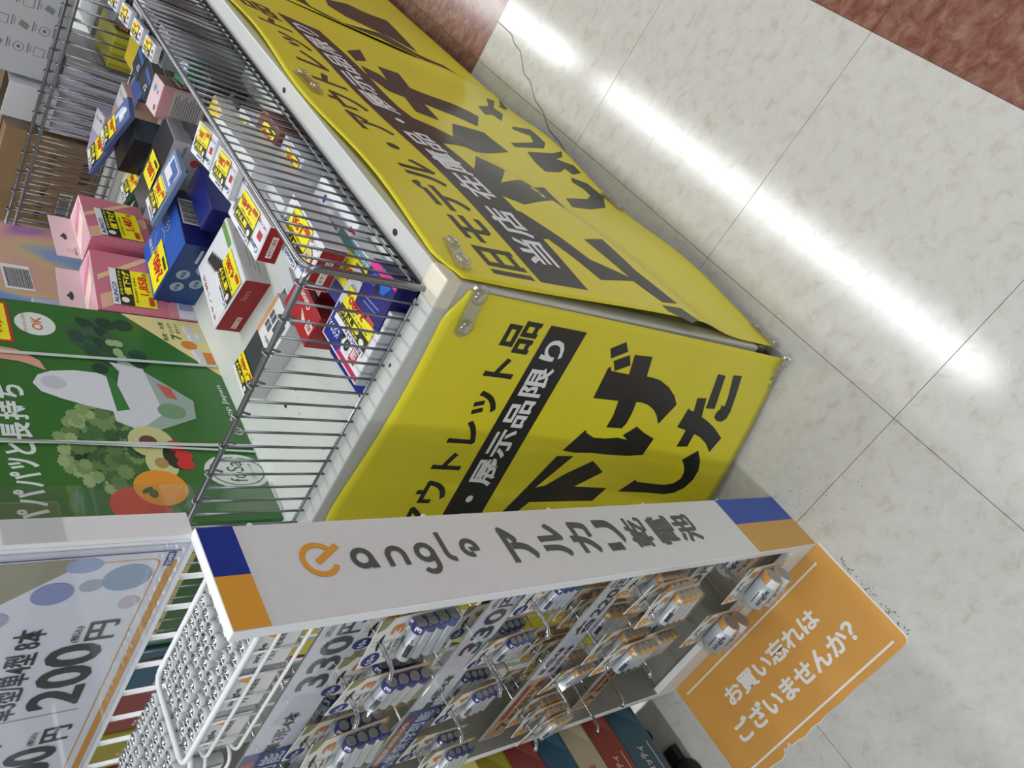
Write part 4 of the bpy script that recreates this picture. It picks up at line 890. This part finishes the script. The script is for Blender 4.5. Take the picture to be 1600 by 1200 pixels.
product('black_adapter_box', 'black carton standing below the 800 yen tags', -.600, 1.405, ZD, .08, .055, .095, -20, (22, 24, 28), right=(64, 72, 82), arts=[('right', 0, A_().rect(.01, .02, .045, .022, (120, 130, 140)).rect(.01, .03, .04, .032, (120, 130, 140)))])
def dark_box(label, x, y):
    rt = A_(); barcode(rt, .010, .012, .034, .062, 1)
    tp_ = A_().rect(.002, .012, .042, .022, (60, 100, 170)); tp_.up(); tp_.text('S7', .008, .028, .022, .040, (200, 210, 222), .02)
    product('dark_gadget_box', label, x, y, ZD, .052, .048, .093, -14, (40, 48, 56), (42, 52, 62), right=(120, 122, 126), front=(110, 112, 118), arts=[('right', 0, rt), ('top', 90, tp_)])
dark_box('slate gadget box with barcode end, nearer of two', -.478, 1.402); dark_box('slate gadget box with barcode end, farther of two', -.470, 1.462)
art = A_().rect(.001, .001, .053, .055, (222, 198, 202)); art.up(); art.ell(.014, .044, .005, .005, (120, 100, 112)); art.ell(.034, .018, .006, .006, (110, 160, 200)); art.ell(.018, .020, .003, .003, (150, 110, 120))
rt = A_().rect(.003, .004, .052, .055, (176, 170, 166)); rt.up()
for i in range(11): rt.rect(.007, .009 + i * .004, .048 - (i % 3) * .004, .0105 + i * .004, (110, 100, 100))
product('pale_pink_box', 'small pale pink box with grey back panel and yellow sale sticker', -.478, 1.345, ZD + .02, .056, .056, .073, 4, (196, 140, 146), (222, 198, 202), (196, 140, 146), (186, 150, 152), [('top', 90, art), ('front', 0, rt)], [('right', 0, .003, .006, sticker('980', True, '', .048, .045))])
product('green_battery_box', 'small green and white box beside the pale pink box', -.400, 1.268, ZD + .045, .036, .05, .05, 10, (30, 96, 66), (34, 104, 72), arts=[('top', 90, A_().rect(.002, .001, .048, .018, (66, 110, 170)).up().text('単3形', .004, .003, .044, .015, (230, 232, 236), .03))])
product('black_charger_box', 'black box with white lettering under the right fence rail', -.396, 1.215, ZD + .02, .045, .05, .060, -4, (20, 20, 24), arts=[('front', 0, A_().text('Panasonic', .005, .02, .040, .030, (190, 192, 196), .01))])
product('white_cable_box', 'small white box with a yellow band beside the black charger box', -.412, 1.165, ZD, .03, .05, .070, -8, (210, 206, 196), (222, 196, 60))

# --- printer ink cartons stacked by the right fence
def ink_box(label, x, y, z, w_, d_, h_, yaw, endc, maker, price, duck=False, white=(222, 224, 230), tilt=(0, 0)):
    a = A_().rect(.002, .002, d_ - .002, w_ - .002, white); a.up(); a.text(maker, d_ * .04, w_ * .70, d_ * .30, w_ * .86, (30, 60, 130), .03); a.text('キヤノン純正', d_ * .05, w_ * .12, d_ * .3, w_ * .22, (170, 40, 50), .02)
    for i in range(5): a.rect(d_ * (.78 + .03 * i), w_ * .2 + .003 * i, d_ * (.795 + .03 * i), w_ * .75, (60, 66, 74))
    a.rect(d_ * .06, w_ * .35, d_ * .18, w_ * .55, (176, 30, 46))
    if duck: a.ell(d_ * .20, w_ * .5, .013, .014, (216, 196, 120), 20); a.up(); a.arc(d_ * .20, w_ * .5, .013, .014, .001, 0, 360, (50, 50, 56)); a.text('mc', d_ * .17, w_ * .45, d_ * .23, w_ * .56, (50, 50, 56), .02)
    f_ = A_().rect(.002, .002, w_ - .002, h_ - .002, endc); f_.up()
    if h_ > .02: f_.rect(w_ * .15, h_ * .35, w_ * .75, h_ * .65, (222, 214, 210)); f_.up(); f_.text('キヤノン純正', w_ * .2, h_ * .42, w_ * .7, h_ * .6, (150, 20, 30), .01)
    return product('ink_cartridge_box', label, x, y, z, w_, d_, h_, yaw, white, white, endc, (198, 198, 202), [('top', 90, a), ('front', 0, f_)], [('top', 90, d_ * .28, w_ * .04, sticker(price, True, maker, d_ * .54, w_ * .92))], tilt=tilt, group='printer ink boxes along the right fence')
REDC = (150, 14, 26)
ink_box('white ink carton with dark red end, nearest on top of the right fence stack', -.425, .868, ZD + .085, .050, .112, .026, 0, REDC, 'Canon', '2,640')
ink_box('white ink carton under the fence rail with round cream emblem and red end', -.403, .798, ZD + .045, .062, .110, .034, -3, REDC, 'Canon', '3,950', True)
ink_box('white ink card with red square, nearer of the upper pair', -.410, .955, ZD + .112, .045, .075, .010, 6, (210, 212, 216), 'Canon', '1,280')
ink_box('white ink card with red square, farther of the upper pair', -.412, 1.03, ZD + .115, .045, .075, .010, 8, (210, 212, 216), 'Canon', '1,180')
product('white_carton', 'plain white carton supporting the ink cards by the right fence', -.408, .985, ZD, .07, .15, .108, 3, (206, 208, 210), (216, 218, 220))
product('white_carton', 'plain white carton under the nearest red ended ink carton', -.415, .885, ZD, .06, .07, .083, 0, (204, 206, 206), (214, 216, 216))
for i in range(4):
    ink_box('narrow white price card number %s along the far part of the right fence rail' % ['one', 'two', 'three', 'four'][i], -.398, 1.31 + i * .062, ZD + .125 + .004 * i, .026, .055, .010, 4, (206, 208, 212), 'EPSON', '980')
    product('stacked_carton', 'grey white carton number %s below the narrow price cards' % ['one', 'two', 'three', 'four'][i], -.388, 1.31 + i * .062, ZD, .05, .058, .120 + .004 * i, 2, [(120, 124, 128), (60, 62, 66), (186, 188, 190), (72, 52, 50)][i])
# items seen through the right fence
def flat_box(name, label, x, y, w_, d_, h_, yaw, body, top, arts=(), st_=(), z=ZD, front=None, right=None): return product(name, label, x, y, z, w_, d_, h_, yaw, body, top, front, right, arts, st_)
art = A_().rect(.002, .002, .118, .088, (224, 226, 232)); art.rect(.002, .058, .118, .088, (196, 198, 204)); art.up(); art.text('iPhone', .03, .022, .075, .034, (60, 62, 70), .01); art.ell(.08, .012, .005, .007, (190, 40, 60)); art.ell(.08, .012, .003, .006, (50, 80, 180)); art.rect(.0, .064, .018, .086, (150, 16, 30)); art.rect(.0, .010, .016, .030, (150, 16, 30)); art.text('手帳型ケース', .05, .066, .105, .076, (90, 92, 100), .01); art.ell(.022, .040, .011, .013, (220, 200, 150), 18); art.rect(.035, .036, .06, .052, YEL)
flat_box('phone_case_box', 'white phone accessory box with two dark red corner blocks by the right fence', -.392, .842, .075, .125, .022, 0, (200, 200, 204), (224, 226, 232), [('top', 90, A_().rect(.001, .001, .124, .074, (222, 224, 230)).up().rect(.0, .052, .020, .072, REDC).rect(.0, .012, .016, .028, REDC).text('純正インク', .04, .03, .085, .042, (70, 72, 80), .02).rect(.055, .045, .11, .060, (150, 152, 158)).ell(.095, .02, .004, .006, (60, 80, 180)))], z=ZD)
art = A_().rect(.001, .001, .098, .078, (40, 130, 200)); art.rect(.001, .04, .098, .078, (24, 30, 130)); art.rect(.001, .001, .098, .020, (110, 160, 170)); art.up(); art.text('エコ', .075, .024, .094, .036, (220, 226, 236), .03); art.text('エレコム', .01, .006, .05, .014, (226, 230, 236), .02)
flat_box('blue_ink_box', 'blue and teal ink box with 1,380 yen sticker, seen through the side fence', -.408, .745, .078, .085, .030, 3, (222, 224, 226), (40, 130, 200), [('top', 90, art)], [('top', 90, .004, .012, sticker('1,380', False, '', .058, .042))])
art = A_().rect(.001, .001, .118, .068, (22, 24, 110)); art.rect(.001, .001, .12, .010, (214, 50, 140)) ; art.up(); art.poly([(.02, .012), (.06, .012), (.07, .03), (.03, .03)], (20, 90, 190)); art.ell(.045, .028, .008, .007, (14, 16, 30)); art.text('お得な10色', .02, .014, .05, .022, (220, 226, 240), .02); art.rect(.03, .045, .075, .047, (110, 120, 190)); art.rect(.03, .051, .075, .053, (110, 120, 190))
flat_box('navy_ink_box', 'navy ink box with magenta edge in the near right corner of the fence', -.388, .674, .066, .066, .034, 6, (20, 22, 96), (22, 24, 110), [('top', 90, A_().rect(.001, .001, .065, .065, (22, 24, 110)).up().rect(.001, .001, .065, .010, (214, 50, 140)).poly([(.01, .012), (.05, .012), (.06, .026), (.02, .026)], (24, 96, 190)).ell(.035, .024, .006, .006, (12, 14, 28)).rect(.015, .042, .05, .044, (110, 120, 190)).rect(.015, .048, .05, .05, (110, 120, 190)))])
art = A_().rect(.001, .001, .102, .100, (222, 224, 230)); art.poly([(.05, .101), (.101, .101), (.101, .052), (.075, .058)], (26, 40, 140)); art.rect(.001, .094, .06, .101, (190, 30, 90)); art.rect(.001, .001, .102, .022, (196, 198, 204)); art.up()
art.text('84', .040, .062, .068, .088, (40, 42, 50), .02); art.rect(.018, .070, .034, .090, (200, 40, 60)); art.ell(.085, .028, .010, .008, (160, 164, 172)); art.text('EPSON', .006, .004, .026, .011, (60, 64, 90), .02); art.text('84', .033, .008, .043, .018, (60, 62, 70), .02); art.text('ビジネス', .070, .078, .098, .090, (222, 226, 240), .03); art.rect(.06, .008, .085, .010, (120, 122, 130)); art.up(); art.text('大容量', .020, .074, .032, .086, (236, 226, 230), .02)
flat_box('ink_multipack_box', 'white ink carton marked 84 with 3,280 yen sticker in the near corner', -.437, .685, .104, .104, .022, 0, (200, 202, 208), (222, 224, 230), [('top', 90, art)], [('top', 90, .012, .024, sticker('3,280', True, 'EPSON', .080, .048))], z=ZD + .0105)
flat_box('navy_flat_carton', 'flat navy carton lying under the white ink carton marked 84', -.472, .684, .085, .105, .010, 2, (18, 28, 116), (20, 32, 124))
art = A_().rect(.001, .001, .084, .048, (168, 20, 30)); art.up(); art.text('Canon', .030, .006, .062, .016, (232, 228, 226), .03); art.poly([(.022, .028), (.045, .022), (.030, .036)], (214, 208, 190)); art.rect(.004, .020, .020, .034, (226, 216, 212)); art.up(); art.text('純正', .006, .023, .018, .031, (160, 20, 30), .02)
flat_box('red_ink_box', 'bright red ink box with white lettering behind the fence corner', -.492, .785, .050, .086, .040, -6, (150, 16, 26), (168, 20, 30), [('top', 90, art)], right=(110, 14, 22))
flat_box('dark_red_box', 'small dark red box between the red ink box and the blue ink box', -.452, .803, .026, .05, .030, -4, (96, 12, 20), (150, 150, 140))
art = A_().rect(.0, .0, .094, .05, (206, 208, 214)); art.up(); barcode(art, .045, .016, .03, .03); art.rect(.022, .0, .027, .05, (206, 144, 60)); art.text('EDiON', .006, .012, .018, .02, (40, 80, 160), .03); art.text('JUSTFIT', .030, .008, .042, .030, (90, 92, 98), .01)
flat_box('white_retail_bag', 'flat white packet with orange stripe and barcode behind the front fence', -.540, .872, .05, .095, .006, -14, (206, 208, 214), (206, 208, 214), [('top', 90, art)])
# silver cable pack with window card and 1,480 tag
cp = product('cable_pack', 'silver grey cable pack with dark window, dotted card and 1,480 yen tag', -.602, .850, ZD, .150, .062, .030, -9, (196, 198, 200), (58, 66, 66), (200, 202, 204), (200, 202, 204),
             [('top', 90, A_().rect(.0, .0, .062, .070, (224, 224, 226)).rect(.054, .0, .062, .070, (206, 150, 100)).rect(.006, .012, .030, .040, (70, 76, 78)).up().text('angle', .012, .055, .036, .062, (90, 92, 98), .01).rect(.034, .020, .042, .034, (90, 94, 98)).rect(.034, .037, .042, .050, (90, 94, 98)).rect(.044, .020, .051, .034, (90, 94, 98)).rect(.044, .037, .051, .050, (90, 94, 98)).ell(.004, .06, .002, .002, (200, 150, 150)).ell(.01, .064, .0025, .0025, (196, 160, 176)))],
             [('top', 90, .002, .116, sticker('1,480', True, '', .060, .036))])
# clear dust on far right: assorted packets seen through the far part of the side fence
pr = random.Random(11)
tone = [(206, 208, 212), (188, 190, 196), (60, 62, 66), (200, 190, 60), (120, 70, 66), (58, 70, 120), (170, 172, 176), (214, 214, 216)]
kinds = ['silver', 'grey', 'black', 'yellow', 'maroon', 'navy', 'ash', 'white']
pos = ['at the foot of the side fence, first', 'at the foot of the side fence, second', 'at the foot of the side fence, third', 'at the foot of the side fence, fourth', 'at the foot of the side fence, fifth', 'at the foot of the side fence, sixth', 'at the foot of the side fence, seventh', 'at the foot of the side fence, eighth']
for i in range(8):
    y = .965 + .078 * i; c = tone[(i * 3 + 1) % 8]
    a = A_(); a.rect(.002, .002, .068, .048, c); a.up(); a.text(['保護フィルム', '充電ケーブル', 'イヤホン', '純正インク'][i % 4], .008, .034, .05, .041, (70, 72, 80), .01); a.rect(.01, .006, .03, .010, (90, 90, 96)); a.rect(.05, .03, .06, .04, (180, 40, 60))
    o = product('accessory_packet', '%s accessory packet %s from the near end' % (kinds[(i * 3 + 1) % 8], pos[i]), -.412 + pr.uniform(-.01, .01) if i > 1 else -.378, y, ZD, .050, .072, .034 + .012 * pr.random(), pr.uniform(-4, 4), c, arts=[('top', 90, a)], stickers=[('top', 90, .006, .008, sticker(['530', '900', '3,200', '1,490'][i % 4], i % 2 == 0, '', .045, .028))])
# blister cards on the far deck
for i, (x, y, c, nm) in enumerate(((-.53, 1.56, (70, 92, 160), 'blue'), (-.60, 1.585, (206, 164, 146), 'peach'), (-.46, 1.575, (200, 176, 40), 'mustard'), (-.66, 1.59, (176, 160, 196), 'mauve'), (-.405, 1.585, (96, 44, 40), 'maroon'))):
    a = A_().rect(.002, .002, .058, .088, (206, 208, 212)); a.rect(.002, .04, .058, .088, c); a.up(); a.text('USBケーブル', .008, .01, .05, .018, (70, 72, 80), .01)
    product('hanging_card_pack', '%s fronted card pack lying by the far fence' % nm, x, y, ZD + .0 * i, .058, .062, .05 + .012 * i, -10 + 6 * i, c, (206, 208, 212), arts=[('top', 90, a)])

# ------------------------------------------------------------------ goods on the second wagon
def far_box(name, label, x0, x1, y0, y1, z0, z1, col, art=None, **k):
    w_ = x1 - x0; d_ = y1 - y0
    return product(name, label, (x0 + x1) / 2, (y0 + y1) / 2, z0, w_, d_, z1 - z0, k.get('yaw', 0), col, arts=[('front', 0, art)] if art else (), group='cartons on the second wagon')
a = A_().rect(.002, .002, .20, .30, (186, 188, 190)); a.up()
for i in range(3):
    for j in range(3):
        x = .045 + i * .042; z = .03 + j * .034
        if (i + j) % 3 == 0: a.rect(x, z, x + .016, z + .018, (110, 112, 114)); a.up(); a.rect(x + .001, z + .001, x + .015, z + .017, (186, 188, 190)); a.l -= 1
        elif (i + j) % 3 == 1: a.arc(x + .008, z + .009, .009, .009, .001, 0, 360, (110, 112, 114), 16); a.ell(x + .008, z + .009, .003, .003, (110, 112, 114))
        else: a.poly([(x, z + .003), (x + .010, z), (x + .016, z + .014), (x + .006, z + .018)], (130, 132, 134))
        a.rect(x + .001, z - .007, x + .020, z - .005, (120, 122, 124)); a.rect(x + .003, z - .011, x + .016, z - .0095, (140, 142, 144))
far_box('grey_appliance_carton', 'large pale grey carton with rows of small icons, top left corner of the photo', -.655, -.45, 1.72, 1.95, ZD + .14, ZD + .46, (190, 192, 194), a)
a = A_().rect(.002, .002, .15, .126, (196, 194, 206)); a.up()
for i in range(9):
    a.rect(.010 + i * .015, .010, .019 + i * .015, .018, (70, 150, 146) if i % 2 else (96, 120, 150)); a.rect(.013 + i * .015, .026, .0145 + i * .015, .060 + .01 * (i % 3), (110, 112, 126))
far_box('white_icon_carton', 'off white carton with a row of teal icons behind the far fence', -.755, -.600, 1.725, 1.93, ZD, ZD + .130, (196, 196, 204), a)
a = A_(); a.text('HM 6X  MADE IN CHINA', .02, .10, .18, .115, (84, 66, 48), .01); a.text('取扱注意', .12, .03, .17, .05, (60, 46, 34), .02); barcode(a, .03, .05, .06, .025); a.rect(.0, .155, .2, .157, (110, 88, 60))
far_box('cardboard_box', 'brown cardboard box with black stencilled print beyond the far fence', -.975, -.765, 1.725, 1.95, ZD, ZD + .20, (150, 122, 88), a)
a = A_().rect(.002, .002, .15, .11, (196, 170, 142)); a.up(); a.ell(.11, .06, .016, .022, (196, 56, 60)); a.ell(.085, .045, .012, .014, (196, 70, 70)); a.rect(.03, .055, .07, .10, YEL); a.ell(.05, .02, .03, .02, (214, 212, 216)); a.up(); a.text('300', .034, .07, .066, .085, RED, .03)
far_box('fruit_print_box', 'tan box printed with red strawberries and a yellow price tag, far left', -.875, -.662, 1.76, 1.90, ZD + .201, ZD + .315, (176, 150, 120), a)
product('taped_bundle', 'white paper wrapped black parcel sticking up beyond the far fence', -.70, 1.735, ZD + .131, .075, .05, .085, -8, (206, 208, 210), top=(26, 28, 30), group='cartons on the second wagon')
for i in range(7):
    far_box('second_wagon_carton', '%s carton farther back on the second wagon, %s' % (['white', 'grey', 'yellow', 'navy', 'white', 'ash', 'maroon'][i], ['first from the aisle', 'second from the aisle', 'third from the aisle', 'nearest the aisle in the rear row', 'second in the rear row', 'third in the rear row', 'last in the rear row'][i]),
            -.42 - .085 * (i % 3), -.345 - .085 * (i % 3), 1.73 + .16 * (i // 3), 1.86 + .16 * (i // 3), ZD, ZD + [.05, .07, .06, .09, .05, .06, .08][i], [(214, 216, 218), (150, 154, 158), (200, 190, 60), (50, 60, 110), (210, 210, 212), (180, 182, 186), (110, 50, 46)][i])

# ================================================================== BEHIND AND LEFT OF THE RACK
# grey shop shelf left of the wagon, with red stripes
gs = empty('grey_shelf_unit', (-1.27, .80, 0)); tag(gs, 'grey shelf unit with dark red vertical stripes behind the rack grid', 'shelf unit')
MB().box(-.27, -.16, 0, .275, .25, .70, m_grey).build('cabinet', gs, bevel=.002)
MB().box(-.275, -.165, .70, .28, .255, .728, m_paint).build('shelf_board', gs, bevel=.002)
for x in (.235, .205): MB().box(x - .010, -.1625, .42, x + .009, -.1601, .698, ink((128, 16, 30))).build('red_stripe', gs)
MB().tube([(.165, -.172, .05), (.165, -.172, .69)], .007, m_chrome2, 10).build('upright_tube', gs, True)
TB = {'blue': (46, 86, 106), 'red': (134, 58, 52), 'olive': (150, 138, 38), 'cream': (178, 168, 140)}
def tissue(label, x, y, z, w_, d_, h_, yaw, col, txt, group, face='front'):
    rot = 0
    a = A_().rect(.002, .002, (w_ if face == 'front' else d_) - .002, h_ - .002, TB[col]); a.up(); L_ = w_ if face == 'front' else d_
    a.text(txt, L_ * .08, h_ * .45, L_ * .48, h_ * .68, (214, 200, 196) if col != 'cream' else (176, 24, 50), .03); a.rect(L_ * .1, h_ * .2, L_ * .5, h_ * .24, (190, 176, 170)); a.poly([(L_ * .7, h_ * .1), (L_ * .95, h_ * .1), (L_ * .95, h_ * .8)], tuple(min(255, c + 22) for c in TB[col]))
    return product('tissue_box', label, x, y, z, w_, d_, h_, yaw, TB[col], arts=[(face, 0, a)], group=group)
# upper row standing on the grey shelf
for i, (col, x) in enumerate((('blue', -1.072), ('red', -1.178), ('olive', -1.284), ('red', -1.390))):
    tissue('%s tissue box on the grey shelf, %s' % (['blue', 'dark red', 'olive', 'second dark red'][i], ['nearest the green carton', 'second from the green carton', 'third from the green carton', 'fourth from the green carton'][i]), x, .735, .7285, .100, .13, .115, 0, col, 'スコッティ', 'tissue boxes on the grey shelf')
    tissue('%s tissue box, upper layer on the grey shelf, %s' % (['dark red', 'blue', 'red', 'blue'][i], ['first', 'second along', 'third along', 'last along']
 [i]), x, .735, .844, .100, .13, .10, 0, ['red', 'blue', 'red', 'blue'][i], 'スコッティ', 'tissue boxes on the grey shelf')
# low dolly with tissue stacks, bottom edge of the photo
dl = empty('low_dolly', (-1.16, .16, 0)); tag(dl, 'low cream platform dolly holding stacked tissue boxes at the lower edge', 'dolly')
MB().box(-.20, -.25, .055, .188, .212, .078, m_paint).build('platform', dl, bevel=.002)
MB().box(-.205, -.255, .0785, .193, .217, .090, m_deck).build('lip', dl, bevel=.002)
MB().box(-.18, -.23, .03, .165, .19, .0548, mat('dolly_under', (110, 110, 106), .6)).build('skirt', dl)
for cy in (.15, -.2):
    for cxx in (.14, -.16): MB().cyl((cxx, cy, .0165), (1, 0, 0), [(-.01, .016, None), (.01, .016, None)], m_rubber, 14).build('caster', dl, True)
seq = ['blue', 'red', 'cream', 'blue', 'red', 'olive']; hs = [.075, .062, .058, .062, .062, .06]
zz = .0905
for i in range(6):
    for j in range(2):
        nm = {'blue': 'teal blue', 'red': 'brick red', 'cream': 'cream and olive', 'olive': 'olive'}[seq[i]]
        tissue('%s tissue pack in layer %s of the %s stack on the low dolly' % (nm, ['one', 'two', 'three', 'four', 'five', 'six'][i], ['rear', 'front'][j]), -1.035, .283 - j * .165, zz, .18, .158, hs[i] - .001, 0, seq[i], 'SCOTTIE' if seq[i] == 'cream' else 'スコッティ', 'tissue packs on the low dolly', 'right')
    zz += hs[i]
# black shoe-like caster guard at the photo's lower edge
bc = MB(); bc.cyl((-.985, .212, .0), (0, 0, 1), [(0, .026, None), (.004, .030, None), (.018, .029, None), (.026, .022, None), (.028, .010, None)], m_rubber, 24)
bc.box(-.995, .240, .004, -.972, .268, .020, m_rubber)
bo = bc.build('black_floor_foot', smooth=True); tag(bo, 'round black rubber foot on the floor at the bottom edge of the photo', 'rubber foot')
